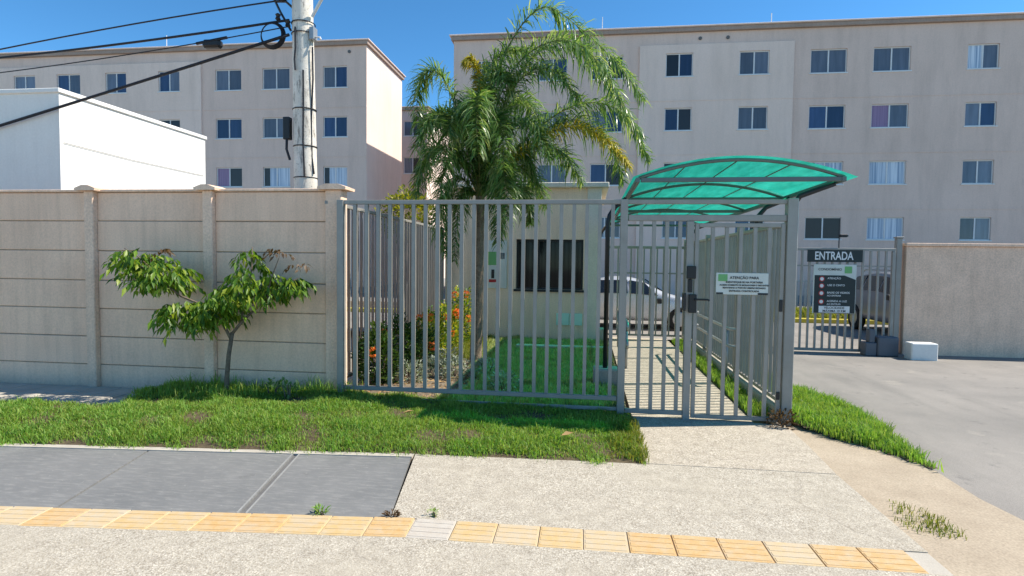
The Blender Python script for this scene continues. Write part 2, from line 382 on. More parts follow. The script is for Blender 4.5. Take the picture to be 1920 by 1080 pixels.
def blades(P, z, h, wd, lean=.5):
    n = len(P); a = rng.uniform(0, 2*np.pi, n); w2 = wd/2
    dx, dy = np.cos(a), np.sin(a); la = rng.uniform(0, 2*np.pi, n); lm = rng.uniform(.15, 1, n)*lean*h
    lx, ly = np.cos(la)*lm, np.sin(la)*lm
    V = np.empty((n, 5, 3))
    V[:, 0] = np.c_[P[:, 0]-dx*w2, P[:, 1]-dy*w2, z-.01]; V[:, 1] = np.c_[P[:, 0]+dx*w2, P[:, 1]+dy*w2, z-.01]
    V[:, 2] = np.c_[P[:, 0]-dx*w2*.8+lx*.35, P[:, 1]-dy*w2*.8+ly*.35, z+h*.6]; V[:, 3] = np.c_[P[:, 0]+dx*w2*.8+lx*.35, P[:, 1]+dy*w2*.8+ly*.35, z+h*.6]
    V[:, 4] = np.c_[P[:, 0]+lx, P[:, 1]+ly, z+h*(1-.25*lm/(lean*h+1e-6))]
    o = (np.arange(n)*5)[:, None]
    F = np.concatenate([o+np.array([[0, 1, 3]]), o+np.array([[0, 3, 2]]), o+np.array([[2, 3, 4]])])
    return V.reshape(-1, 3), F
def grass(name, label, poly, density, h0, h1, hf, mat, lean=.6, wd=.006, patchy=.5):
    p = np.array(poly); lo, hi = p.min(0), p.max(0)
    n = int(density*(hi-lo).prod()); P = rng.uniform(lo, hi, (n, 2)); P += 0
    edge = np.c_[P[:, 0]+wob(P[:, 0], P[:, 1], 3)*.05+rng.normal(size=n)*.015, P[:, 1]+wob(P[:, 1], P[:, 0], 2.6)*.06+rng.normal(size=n)*.02]
    k = inpoly(edge, poly); P = P[k]
    q = wob(P[:, 0], P[:, 1], 1.6); k = rng.uniform(0, 1, len(P)) < 1-patchy*np.clip(.2-q, 0, 1)
    P = P[k]; q = q[k]
    h = rng.uniform(h0, h1, len(P))*(1+.35*q+.45*wob(P[:, 0], P[:, 1], 4.3))
    V, F = blades(P, hf(P[:, 0], P[:, 1]), h, wd, lean)
    o = npmesh(name, V, F, mat); return tag(o, label, None, None, 'stuff')
def sheet(name, poly, z, mat, label, thick=.05, kind='structure'):
    o = MB().poly(poly, z-thick, z).build(name, mat); return tag(o, label, None, None, kind)

# ---------------------------------------------------------------- ground, pavement, driveway
def off(x): return .09*(x+1.0) if x < -1 else .012*(x+1.0)
o = MB().box(-250, 250, -120, 300, -.5, -.2).build('ground', 'ground'); tag(o, 'dusty bare ground lying under and around everything', kind='structure')
XS = [-14, -11, -8, -6, -4.5, -3, -2, -1, 0, 1, 1.95]
def band(y0, y1, xs=XS): return [(x, y0+off(x)) for x in xs] + [(x, y1+off(x)) for x in reversed(xs)]
walk = thing('sidewalk', 'pale aggregate concrete pavement along the street in the foreground', None, (0, 3, 0)); walk['kind'] = 'structure'
MB().poly([(-14, -3), (1.95, -3)] + [(x, 3.2+off(x)) for x in reversed(XS)], -.15, 0).build('concrete_slab', 'concrete', walk)
MB().poly([(-1.2, 3.448), (1.95, 3.485), (1.95, 4.7), (.5, 4.7), (-1.40, 4.66+off(-1.4))], -.15, 0).build('concrete_slab', 'concrete', walk)
MB().poly([(-14, 4.585+off(-14)), (-8, 4.585+off(-8)), (-4.5, 4.585+off(-4.5)), (-2.4, 4.585+off(-2.4)), (-1.41, 4.585+off(-1.41)), (-1.41, 4.66+off(-1.41)), (-4.5, 4.66+off(-4.5)), (-14, 4.66+off(-14))], -.15, .002).build('edge_strip', 'smooth', walk)
def slabpoly(xa, xb, xa2, xb2):
    return [(xa, 3.455+off(xa)), (xb, 3.455+off(xb)), (xb2, 4.58+off(xb2)), (xa2, 4.58+off(xa2))]
for xa, xb, xa2, xb2 in ((-2.135, -1.205, -2.355, -1.415), (-3.36, -2.175, -3.62, -2.395), (-5.0, -3.38, -5.3, -3.64), (-7.0, -5.02, -7.3, -5.32), (-10, -7.02, -10.3, -7.32)):
    MB().poly(slabpoly(xa, xb, xa2, xb2), -.15, -.003).build('painted_slab', 'slab', walk)
MB().poly(slabpoly(-2.174, -2.136, -2.394, -2.356), -.15, -.016).build('joint_strip', 'groove', walk)
for d in (-.194, -.136): MB().poly(slabpoly(-2+d+.003, -2+d+.012, -2.22+d+.003, -2.22+d+.012), -.02, .002).build('joint_edge', 'slabedge', walk)
# tactile tiles: square slab with four raised bars
tmesh = []
for k in range(4):
    mb = MB(); mb.bbox(-.1275, .1275, -.1275, .1275, -.04, .001, .003)
    for j in range(4): mb.bbox(-.118, .118, -.107+j*.0605, -.064+j*.0605, .0008, .0030, .0010)
    ob = mb.build('tactile_tile', M['tile'][k], walk); tmesh.append(ob.data); tz = W[ob.name].z
    bpy.data.objects.remove(ob)
pick = random.Random(3)
for i in range(-36, 12):
    x = -.905+.26*i
    if x > 1.9 or x < -9.5: continue
    kind = 3 if i == 0 else pick.choice([0, 0, 0, 1, 1, 2])
    if -3 < x < -1 and pick.random() < .3: kind = 1
    ob = bpy.data.objects.new('tactile_tile', tmesh[kind])
    link(ob, (x, 3.325+off(x)+pick.uniform(-.004, .004), tz+pick.uniform(-.001, .002)), walk)
    ob.rotation_euler = (0, 0, .09 if x < -1 else .012)
MB().poly([(x, 3.19+off(x)) for x in XS] + [(x, 3.46+off(x)) for x in reversed(XS)], -.15, -.006).build('bedding', 'smooth', walk)
path = thing('footpath', 'pale concrete footpath leading through the gate under the green canopy', None, (1.2, 8, 0)); path['kind'] = 'structure'
MB().poly([(.50, 4.703), (1.95, 4.703), (2.0, 5.4), (2.02, 6.1), (.50, 6.1)], -.15, .002).build('concrete_slab', 'path', path)
for k in range(5):
    MB().box(.50, 1.72, 6.104+k*1.32, 6.10+(k+1)*1.32-.006, -.15, .002+.001*(k % 2)).build('concrete_slab', 'path', path)
sheet('dirt_patch', [(1.955, -3), (2.9, -3), (2.95, 1.5), (2.85, 2.6), (2.9, 3.6), (2.78, 4.4), (2.8, 5.0), (2.7, 5.5), (2.6, 5.9), (2.1, 6.3), (2.03, 6.05), (2.005, 5.4), (1.955, 4.7)], -.012, 'gravelly', 'trampled sandy dirt patch between the pavement and the driveway')
o = MB().add([(-40, 12.8, -.03), (2.2, 12.8, -.03), (2.2, -6, -.03), (40, -6, -.03), (40, 12.8, -.03), (40, 14.5, -.15), (-40, 14.5, -.15), (60, 60, -.15), (-60, 60, -.15)],
    [(2, 3, 4, 1), (0, 1, 4, 5, 6), (6, 5, 7, 8)]).build('driveway', 'asphalt'); tag(o, 'worn grey asphalt driveway and yard running in behind the sliding gate', kind='structure')
pv = thing('paving', 'shaded strip of worn concrete paving at the foot of the wall', None, (-6, 5.8, .03)); pv['kind'] = 'structure'
rp = random.Random(5)
for i in range(16):
    for j in range(3):
        x0 = -9.6+i*.31; y0 = 5.36+j*.31
        MB().bbox(x0, x0+.3, y0, y0+.3, -.05, .035+rp.uniform(-.004, .004), .008).build('paving_stone', 'smooth', pv)
for i in range(9):
    MB().bbox(-4.83-i*.22, -4.62-i*.22, 5.245, 5.35, -.05, .045+rp.uniform(-.006, .006), .01).build('brick', 'brick', pv)
# lawns
def hf(x, y):
    hx = .10*np.clip((.5-x)/3.3, 0, 1); tp = np.clip((y-(4.60+np.where(x < -1, .09*(x+1), 0)))/.5, 0, 1)
    return -.03+.042*np.clip(tp*4, 0, 1)+hx*tp+.02*wob(x, y, .8)*tp
def hin(x, y): return .05+.02*wob(x, y, .7)+.0*x
def lawn(name, poly, f, label, mat='soil', step=.1):
    p = np.array(poly); lo, hi = p.min(0), p.max(0); nx, ny = [int(math.ceil(v/step)) for v in hi-lo]
    gx, gy = np.meshgrid(np.linspace(lo[0], hi[0], nx+1), np.linspace(lo[1], hi[1], ny+1), indexing='ij')
    V = np.c_[gx.ravel(), gy.ravel(), f(gx.ravel(), gy.ravel())]
    F = []
    cx = (gx[:-1, :-1]+gx[1:, 1:])/2; cy = (gy[:-1, :-1]+gy[1:, 1:])/2
    ok = inpoly(np.c_[cx.ravel(), cy.ravel()], poly).reshape(nx, ny)
    for i in range(nx):
        for j in range(ny):
            if ok[i, j]:
                a = i*(ny+1)+j; b = a+ny+1; F += [(a, b, b+1), (a, b+1, a+1)]
    o = npmesh(name, V, F, mat); return tag(o, label, None, None, 'structure')
front = [(-9, 3.97), (-6, 4.23), (-3.9, 4.42), (-2.4, 4.55), (-1, 4.69), (0, 4.71), (.48, 4.72), (.47, 6.2), (-2.75, 6.25), (-4.85, 6.26), (-4.95, 5.8), (-4.6, 5.22), (-6, 5.2), (-9, 5.2)]
lawn('lawn_soil', [(x, y-.16 if y < 4.8 else y) if x < .4 else (x+.015, y-.10 if y < 5 else y) for x, y in front], hf, 'soil bed under the front lawn before the railings')
grass('grass', 'green lawn grass on the verge before the wall and railings', front, 13000, .016, .048, hf, 'grass', 1.1, .0065, .95)
grass('grass', 'short dry blades mixed through the front lawn', front, 2600, .015, .05, hf, 'grass_y', 1.3, .006, 1.2)
grass('grass', 'scattered taller clumps standing up in the front lawn', front, 2000, .04, .085, hf, 'grass', 1.0, .0075, 3.4)
grass('grass', 'grass blades creeping over the pavement edge', [(-9, 3.9), (-3.9, 4.36), (-2.4, 4.49), (-1, 4.62), (.5, 4.645), (.5, 4.76), (-1, 4.74), (-2.4, 4.6), (-3.9, 4.47), (-9, 4.02)], 3600, .02, .06, lambda x, y: x*0+.004, 'grass', 1.3, .006, 2.2)
grass('grass', 'taller rough grass growing along the foot of the panel wall', [(-4.7, 5.95), (-2.5, 5.98), (-2.5, 6.25), (-4.7, 6.24)], 1500, .06, .2, hf, 'grass', .7, .008)
grass('grass', 'yellowish grass fringe beside the footpath edge', [(.2, 4.72), (.525, 4.69), (.535, 6.0), (.25, 5.5)], 6000, .03, .09, hf, 'grass_y', .8, .007)
grass('grass', 'rough green tuft round the young tree trunk', [(-4.75, 5.55), (-3.5, 5.7), (-3.5, 6.1), (-4.8, 6.1)], 1600, .06, .15, hf, 'grass', .8, .008)
inner = [(-2.9, 6.3), (.45, 6.3), (.45, 11.5), (-2.9, 11.5)]
lawn('garden_bed', inner, hin, 'garden bed behind the railings before the guardhouse', 'litter', .15)
grass('grass', 'lawn grass in the canopy shade before the guardhouse', [(-1.7, 6.3), (.44, 6.3), (.44, 11.5), (-2.0, 11.5), (-1.75, 8.6), (-1.3, 7.2)], 4800, .04, .10, hin, 'grass_brightened', .8, .009, .35)
grass('grass', 'bright yellowish grass between the palm and the guardhouse', [(-2.75, 8.9), (-1.8, 8.9), (-1.85, 11.5), (-2.85, 11.5)], 2600, .06, .14, hin, 'grass_y', .6, .01, .2)
verge = [(2.07, 6.15), (2.32, 5.75), (2.66, 5.32), (2.8, 4.9), (2.86, 5.6), (2.98, 6.3), (3.0, 6.9), (2.9, 7.3), (2.62, 7.8), (2.5, 9.5), (2.45, 11.4), (2.12, 11.4)]
fv = lambda x, y: .0+.05*np.clip((2.95-x)/.4, 0, 1)*np.clip((y-5.6)/.6, 0, 1)+x*0
lawn('verge_soil', verge, lambda x, y: fv(x, y)-.004, 'soil bed of the verge between the side railings and the driveway', 'soil', .08)
grass('grass', 'green grass verge between the side railings and the driveway', verge, 8000, .05, .12, fv, 'grass', .8, .008, .4)
zf = lambda x, y: x*0-.01
grass('weeds', 'low dry grass patch on the dirt near the street', [(1.97, 3.85), (2.12, 3.7), (2.3, 3.72), (2.28, 4.05), (2.1, 4.26)], 3000, .02, .06, zf, 'grass_y', .9, .006, .9)
grass('grass', 'grass edging inside the corridor along the side railings', [(1.76, 6.4), (1.97, 6.4), (1.97, 12.2), (1.76, 12.2)], 5000, .05, .13, lambda x, y: x*0, 'grass', .6, .009, .4)
lawn('island_soil', [(-10, 18.9), (30, 18.9), (30, 22.5), (-10, 22.5)], lambda x, y: x*0-.06, 'raised planting strip before the apartment building', 'soil', 1.0)
grass('grass', 'sunlit yellowish grass strip before the apartment building', [(2, 18.9), (20, 18.9), (20, 22.4), (2, 22.4)], 420, .10, .22, lambda x, y: x*0-.06, 'grass_y', .6, .035, .2)
o = MB().bbox(-10, 30, 18.7, 18.88, -.3, -.01, .02).build('kerb', 'yellowpaint'); tag(o, 'long yellow painted kerb along the grass strip behind the gate', kind='structure')

# ---------------------------------------------------------------- apartment buildings
def facade(x0, x1, z0, z1, holes, y, depth, mb):
    xs = sorted({x0, x1, *[h[0] for h in holes], *[h[1] for h in holes]}); zs = sorted({z0, z1, *[h[2] for h in holes], *[h[3] for h in holes]})
    for i in range(len(xs)-1):
        for j in range(len(zs)-1):
            a, b, c, d = xs[i], xs[i+1], zs[j], zs[j+1]; mx, mz = (a+b)/2, (c+d)/2
            if not any(h[0] < mx < h[1] and h[2] < mz < h[3] for h in holes):
                mb.add([(a, y, c), (b, y, c), (b, y, d), (a, y, d)], [(0, 1, 2, 3)])
    for a, b, c, d in holes:
        mb.add([(a, y, c), (b, y, c), (b, y, d), (a, y, d), (a, y+depth, c), (b, y+depth, c), (b, y+depth, d), (a, y+depth, d)],
               [(0, 4, 5, 1), (1, 5, 6, 2), (2, 6, 7, 3), (3, 7, 4, 0)])
def window(parent, x0, x1, z0, z1, y, left, right):
    t = .045; m = (x0+x1)/2; f = MB()
    f.box(x0-.05, x1+.05, y-.035, y+.12, z0-.05, z0-.001)                       # sill
    f.box(x0+.001, x0+t, y+.07, y+.115, z0+.001, z1-.001); f.box(x1-t, x1-.001, y+.07, y+.115, z0+.001, z1-.001)
    f.box(x0+t+.001, x1-t-.001, y+.07, y+.115, z1-t, z1-.001); f.box(x0+t+.001, x1-t-.001, y+.07, y+.115, z0+.002, z0+t)
    f.box(m-.03, m+.03, y+.068, y+.113, z0+t+.001, z1-t-.001)
    fo = f.build('window', 'frame', parent)
    for a, b, k in ((x0+t, m-.03, left), (m+.03, x1-t, right)):
        if k == 'h':                                                            # half-drawn sash: near-black sheet for the unlit gap, and curtain
            q = a+(b-a)*.45
            MB().box(a+.001, q, y+.095, y+.105, z0+t+.001, z1-t-.001).build('pane', 'pane_d', fo)
            MB().box(q+.001, b-.001, y+.09, y+.1, z0+t+.001, z1-t-.001).build('curtain', 'pane_c', fo)
        else:
            MB().box(a+.001, b-.001, y+.09, y+.1, z0+t+.001, z1-t-.001).build('curtain' if k in 'cp' else 'pane', 'pane_'+k, fo)  # kind d is a near-black sheet for an open, unlit sash
def block(name, label, x0, x1, y0, depth, ztop, cols, rows, kinds, light, s, gable_windows=True):
    zz = lambda z: 1.62+s*(z-1.62)
    b = thing(name, label, 'apartment building', ((x0+x1)/2, y0+depth/2, -.15))
    cols = [(a*s, c*s) for a, c in cols]; rows = [(zz(a), zz(c)) for a, c in rows]
    holes = [(a, c, z0, z1) for a, c in cols for z0, z1 in rows]
    segs = [(x0, x1, 0, 'facade')]
    if light:                                                                   # a slightly proud lighter bay
        la, lb, lz = light
        segs = [q for q in ((x0, la, 0, 'facade'), (la, lb, -.09, 'facade_light'), (lb, x1, 0, 'facade')) if q[1]-q[0] > .05]
    for a, c, dy, mt in segs:
        mb = MB(); hs = [h for h in holes if a < (h[0]+h[1])/2 < c]
        top = ztop
        if dy:
            facade(a, c, -.2, lz, hs, y0+dy, .16, mb); top = lz
            mb.add([(a, y0+dy, lz), (c, y0+dy, lz), (c, y0, lz), (a, y0, lz)], [(0, 1, 2, 3)])
            mb.add([(a, y0+dy, -.2), (a, y0, -.2), (a, y0, lz), (a, y0+dy, lz)], [(0, 3, 2, 1)])
            mb.add([(c, y0+dy, -.2), (c, y0, -.2), (c, y0, lz), (c, y0+dy, lz)], [(0, 1, 2, 3)])
            MB().add([(a, y0, lz), (c, y0, lz), (c, y0, ztop), (a, y0, ztop)], [(0, 1, 2, 3)]).build('wall', 'facade', b)
        else: facade(a, c, -.2, ztop, hs, y0, .16, mb)
        mb.build('wall', mt, b)
        for z0, z1 in rows:                                                     # shadow-gap belts between the storeys
            zb = z0-1.06*s+.02
            MB().box(a+.003, c-.003, y0+dy-.014, y0+dy-.001, zb-.035, zb+.035).build('floor_joint', mt, b)
        for (xa, xb, z0, z1) in hs:
            l, r = kinds(xa/s, z0)
            window(b, xa, xb, z0, z1, y0+dy, l, r)
    mb = MB(); mb.add([(x1, y0, -.2), (x1, y0+depth, -.2), (x1, y0+depth, ztop), (x1, y0, ztop)], [(0, 1, 2, 3)])
    mb.add([(x0, y0, -.2), (x0, y0+depth, -.2), (x0, y0+depth, ztop), (x0, y0, ztop)], [(3, 2, 1, 0)])
    mb.add([(x0, y0+depth, -.2), (x1, y0+depth, -.2), (x1, y0+depth, ztop), (x0, y0+depth, ztop)], [(3, 2, 1, 0)])
    mb.build('wall', 'facade_light', b)
    mb = MB(); mb.add([(x0+.01, y0+.14, .1), (x1-.01, y0+.14, .1), (x1-.01, y0+.14, ztop-.01), (x0+.01, y0+.14, ztop-.01)], [(0, 1, 2, 3)]).build('dark_backing', 'pane_d', b)  # near-black sheet behind the windows, painted as the rooms' darkness
    MB().bbox(x0-.12, x1+.12, y0-.16, y0+depth+.12, ztop+.001, ztop+.2, .02).build('cornice', 'cornice', b)
    MB().bbox(x0-.2, x1+.2, y0-.22, y0+depth+.2, ztop+.202, ztop+.27, .015).build('roof_slab', 'facade_light', b)
    MB().box(x0-.03, x1+.03, y0-.03, y0+depth+.03, -.25, .18).build('plinth', 'yard', b)
    return b
R4 = [(9.91, 10.92), (7.54, 8.53), (5.14, 6.13), (2.77, 3.73)]
RC = [(-5.45, -4.6), (-2.35, -1.05), (.05, 1.45), (3.3, 4.47), (6.44, 7.68), (9.4, 10.88), (11.93, 13.4), (15.6, 16.8), (18.7, 19.9), (22.0, 23.2)]
def rk(x, z):
    r = min(range(4), key=lambda i: abs(R4[i][0]-(1.62+(z-1.62)/1.09))); c = min(range(len(RC)), key=lambda i: abs(RC[i][0]-x))
    tb = {(0,2): 'bd', (0,3): 'db', (0,4): 'gg', (0,5): 'gg', (0,6): 'gg', (1,3): 'bd', (1,4): 'gg', (1,5): 'bb', (1,6): 'pg', (2,2): 'bd', (2,3): 'db',
          (2,4): 'bg', (2,5): 'hc', (2,6): 'cc', (3,5): 'dd', (3,6): 'cc', (3,4): 'bd', (3,3): 'gb'}
    return tb.get((r, c), ['gg', 'bg', 'gb', 'gg', 'cg'][(r*3+c*7) % 5])
rb = block('apartment_building', 'long pinkish grey apartment block behind the green canopy and sliding gate', -6.90, 27, 29.1, 11, 12.75, RC, R4, rk, (2.16*1.09, 8.7*1.09, 1.62+1.09*(11.29-1.62)), 1.09)
L4 = [(10.9, 12.04), (8.26, 9.36), (5.6, 6.67), (2.9, 3.97)]
LC = [(-33.2, -31.8), (-30.4, -28.9), (-27.3, -26.0), (-24.0, -22.72), (-20.62, -19.08), (-17.83, -16.25), (-14.33, -12.97)]
def lk(x, z):
    r = min(range(4), key=lambda i: abs(L4[i][0]-(1.62+(z-1.62)/.98))); c = min(range(len(LC)), key=lambda i: abs(LC[i][0]-x))
    tb = {(0,3): 'bg', (0,4): 'gg', (0,5): 'gg', (0,6): 'gb', (1,3): 'dd', (1,4): 'bb', (1,5): 'gg', (1,6): 'bb', (2,4): 'pd', (2,5): 'hc', (2,6): 'hc'}
    return tb.get((r, c), ['gg', 'bg', 'gb'][(r+c) % 3])
lb = block('apartment_building', 'grey apartment block behind the utility pole with bright sunlit gable', -36, -11.64, 29.4, 5.8, 12.85, LC, L4, lk, (-36, -21.43*.98, 1.62+.98*(12.5-1.62)), .98)
b3 = block('apartment_building', 'far apartment block glimpsed behind the palm between two nearer blocks', -26, -11.95, 42, 9, 12.75, [(-21, -19.5), (-17.5, -16), (-13.73, -12.37)], [(10.9, 12.0), (8.12, 9.32), (5.5, 6.6), (2.9, 4)], lambda x, z: 'gd', None, 1.0)
for x, z0, z1, par in ((-23.3, 13.1, 13.9, lb), (.54, 13.0, 13.9, rb), (8.6, 13.0, 13.75, rb)):
    MB().tube([(x, 29.7, z0), (x, 29.7, z1)], .02, 6).build('antenna', 'frame', par)
for x in (5.19, 6.47):
    MB().tube([(x, 29.06, 12.45), (x, 29.099, 12.45)], .085, 10).build('vent', 'groove', rb)
MB().tube([(-12.58, 29.36, 12.54), (-12.58, 29.399, 12.54)], .085, 10).build('vent', 'groove', lb)
# white house next door
h = thing('house', 'plain white neighbouring house standing behind the panel wall', 'house', (-11, 9.5, 0))
MB().box(-15, -8.0, 7.9, 11.28, -.2, 4.1).build('wall', 'white', h)
MB().bbox(-15.05, -7.97, 7.87, 11.31, 4.1, 4.17, .01).build('parapet_cap', 'white', h)
MB().tube([(-7.985, 7.95, 3.36), (-7.985, 9.3, 3.33), (-7.985, 11.2, 3.34)], .004, 5).build('cable_shadow', 'cable', h)  # thin black tube standing in for a cable's shadow on the wall
f = MB(); f.box(-12.2, -10.6, 7.86, 7.9, 1.2, 1.26); f.box(-12.2, -12.14, 7.86, 7.9, 1.26, 2.3); f.box(-10.66, -10.6, 7.86, 7.9, 1.26, 2.3); f.box(-12.2, -10.6, 7.86, 7.9, 2.3, 2.36)
f = f.build('window', 'frame', h); MB().box(-12.13, -10.67, 7.88, 7.896, 1.27, 2.29).build('pane', 'pane_b', f)
# grey railing in front of the far building
r = thing('railing', 'low pale grey railing beyond the sliding gate at the building foot', 'railing', (10, 23, -.15))
mb = MB()
for i in range(70): mb.box(4+i*.16, 4.09+i*.16, 23, 23.03, -.15, 1.0)
o = mb.build('slats', 'galv', r); o['kind'] = 'stuff'
MB().box(3.95, 15.2, 22.98, 23.05, 1.003, 1.06).build('rail', 'galv', r)

# ---------------------------------------------------------------- concrete panel wall
pw = thing('panel_wall', 'beige precast concrete panel wall with posts left of the railings', 'wall', (-6, 6.35, 0))
px = [-2.87, -4.42, -5.97, -7.52, -9.07, -10.62]
for i, x in enumerate(px):
    wd = .095 if i == 0 else .062
    MB().bbox(x-wd, x+wd, 6.25, 6.42, -.1, 2.41, .008).build('post', 'wallpost', pw)
    c = MB(); c.prism([(x-wd-.07, 2.412), (x+wd+.07, 2.412), (x+wd+.075, 2.44), (x+wd-.02, 2.475), (x-wd+.02, 2.475), (x-wd-.075, 2.44)], 1, 6.2, 6.47)
    c.build('post_cap', 'wallpost', pw)
zs = [-.1, .30, .645, .99, 1.335, 1.695, 2.055, 2.40]
wr = random.Random(11); pmesh = {}
for i in range(len(px)-1):
    a = px[i+1]+.064; b = px[i]-(.097 if i == 0 else .064)
    for j in range(7):
        dy = wr.uniform(-.006, .006)
        MB().bbox(a, b, 6.315+dy, 6.36+dy, zs[j]+.005, zs[j+1]-.005, .006).build('panel', 'wallpanel', pw)
    MB().box(a-.005, b+.005, 6.327, 6.347, -.1, 2.398).build('mortar', 'joint', pw)
    MB().bbox(a, b, 6.285, 6.39, 2.402, 2.432, .006).build('coping', 'wallpost', pw)

# ---------------------------------------------------------------- railings
FY = 6.15
def barset(parent, proto, spots):
    for p in spots: dup(proto, p, parent)
fr = thing('metal_railing', 'grey steel front railing between the panel wall and the gate', 'railing', (-1.2, FY, 0))
mb = MB().bbox(-2.765, -2.69, FY-.04, FY+.04, -.05, 2.285, .004).build('post', 'steel', fr)
dup(mb, W[mb.name]+Vector((.375+2.7275, 0, 0)), fr)
MB().bbox(-2.688, 2.0, FY-.025, FY+.025, 2.236, 2.282, .004).build('top_rail', 'steel', fr)
MB().bbox(-2.688, .336, FY-.025, FY+.025, .165, .21, .004).build('bottom_rail', 'steel', fr)
MB().bbox(-2.4, .336, FY-.02, FY+.02, .055, .09, .004).build('ground_rail', 'steel', fr)
pb = MB().box(-2.584, -2.546, FY-.0195, FY+.0195, .212, 2.234).build('bar', 'steel', fr)
for i in range(1, 22): dup(pb, W[pb.name]+Vector((.1345*i, 0, 0)), fr)
# left side railing
ls = thing('metal_railing', 'grey steel side railing running back to the guardhouse behind shrubs', 'railing', (-2.95, 9, 0))
MB().bbox(-2.972, -2.928, 6.25, 11.55, 2.25, 2.292, .004).build('top_rail', 'steel', ls)
MB().bbox(-2.972, -2.928, 6.25, 11.55, .15, .192, .004).build('bottom_rail', 'steel', ls)
pb = MB().box(-2.968, -2.932, 6.33, 6.344, .194, 2.248).build('bar', 'steel', ls)
for i in range(1, 39): dup(pb, W[pb.name]+Vector((0, .1345*i, 0)), ls)
MB().bbox(-2.985, -2.915, 8.86, 8.92, -.05, 2.3, .004).build('post', 'steel', ls)
MB().bbox(-2.985, -2.915, 11.5, 11.56, -.05, 2.3, .004).build('post', 'steel', ls)
# right corridor railing
rs = thing('metal_railing', 'grey steel side railing on low kerb between footpath and driveway', 'railing', (2.05, 9, 0))
MB().bbox(2.028, 2.072, 6.22, 12.4, 2.02, 2.062, .004).build('top_rail', 'steel', rs)
MB().bbox(2.028, 2.072, 6.22, 12.4, .16, .2, .004).build('bottom_rail', 'steel', rs)
pb = MB().box(2.034, 2.066, 6.30, 6.322, .202, 2.018).build('bar', 'steel', rs)
for i in range(1, 46): dup(pb, W[pb.name]+Vector((0, .1345*i, 0)), rs)
for y in (8.1, 10.2, 12.42): MB().bbox(2.005, 2.095, y, y+.06, -.05, 2.12, .004).build('post', 'steel', rs)
MB().bbox(1.99, 2.11, 6.24, 12.4, -.1, .13, .012).build('kerb', 'smooth', rs)
# inner railing at the corridor end
ir = thing('metal_railing', 'far grey railing closing the end of the covered footpath', 'railing', (1.2, 12.45, 0))
MB().bbox(.45, 2.0, 12.43, 12.47, 1.93, 1.985, .004).build('top_rail', 'steel', ir)
MB().bbox(.45, 2.0, 12.43, 12.47, .08, .12, .004).build('bottom_rail', 'steel', ir)
MB().bbox(.45, 2.0, 12.435, 12.465, 1.40, 1.43, .003).build('middle_rail', 'steel', ir)
pb = MB().box(.5, .53, 12.437, 12.463, .122, 1.928).build('bar', 'steel', ir)
for i in range(1, 11): dup(pb, W[pb.name]+Vector((.135*i, 0, 0)), ir)
# pedestrian gate: frame, fixed panel and leaf
pg = thing('pedestrian_gate', 'grey barred pedestrian gate at the start of the covered footpath', 'gate', (1.2, FY, 0))
MB().bbox(1.985, 2.085, FY-.055, FY+.055, -.05, 2.29, .006).build('post', 'steel', pg)
MB().bbox(1.012, 1.082, FY-.035, FY+.035, -.04, 2.06, .004).build('post', 'steel', pg)
MB().bbox(.418, 1.983, FY-.03, FY+.03, 2.062, 2.125, .004).build('lintel', 'steel', pg)
MB().bbox(.418, 1.01, FY-.02, FY+.02, .04, .085, .003).build('bottom_rail', 'steel', pg)
pb = MB().box(.535, .572, FY-.018, FY+.018, .087, 2.06).build('bar', 'steel', pg)
for i in range(1, 4): dup(pb, W[pb.name]+Vector((.131*i, 0, 0)), pg)
leaf = MB(); leaf.bbox(1.095, 1.135, FY-.03, FY+.01, .02, 2.04, .003); leaf.bbox(1.935, 1.975, FY-.03, FY+.01, .02, 2.04, .003)
leaf.bbox(1.137, 1.933, FY-.03, FY+.01, 2.0, 2.04, .003); leaf.bbox(1.137, 1.933, FY-.03, FY+.01, .02, .06, .003)
leaf = leaf.build('gate_leaf', 'steel', pg)
pb = MB().box(1.255, 1.29, FY-.027, FY+.007, .062, 1.998).build('bar', 'steel', leaf)
for i in range(1, 5): dup(pb, W[pb.name]+Vector((.138*i, 0, 0)), leaf)
MB().bbox(1.015, 1.105, FY-.075, FY-.037, 1.47, 1.60, .006).build('card_reader', 'blackplastic', pg)
MB().bbox(1.03, 1.075, FY-.06, FY-.037, 1.33, 1.465, .005).build('conduit', 'blackplastic', pg)
MB().bbox(.985, 1.01, FY-.08, FY+.03, 1.14, 1.32, .004).build('strike_plate', 'dark', pg)
MB().bbox(1.04, 1.115, FY-.085, FY-.037, 1.12, 1.31, .006).build('lock_box', 'blackplastic', pg)
MB().tube([(1.10, FY-.05, 1.26), (1.10, FY-.11, 1.26), (1.22, FY-.11, 1.26), (1.235, FY-.11, 1.25)], .011, 8).build('handle', 'dark', leaf)
MB().bbox(1.93, 1.965, FY-.045, FY-.032, .25, .33, .004).build('hinge', 'dark', leaf); MB().bbox(1.93, 1.965, FY-.045, FY-.032, 1.15, 1.27, .004).build('hinge', 'dark', leaf)
sg = thing('sign', 'white notice plate with green emblem fixed to the pedestrian gate', 'sign', (1.57, FY-.04, 1.42))
MB().bbox(1.31, 1.82, FY-.045, FY-.033, 1.315, 1.535, .002).build('board', 'signwhite', sg)
ey = FY-.0475
MB().bbox(1.33, 1.42, ey-.001, ey+.001, 1.45, 1.52, .0003).build('emblem', 'signgreen', sg)
MB().bbox(1.312, 1.38, ey-.001, ey+.001, 1.3155, 1.335, .0003).build('corner_mark', 'ink', sg)
MB().bbox(1.72, 1.818, ey-.001, ey+.001, 1.3155, 1.335, .0003).build('corner_mark', 'ink', sg)
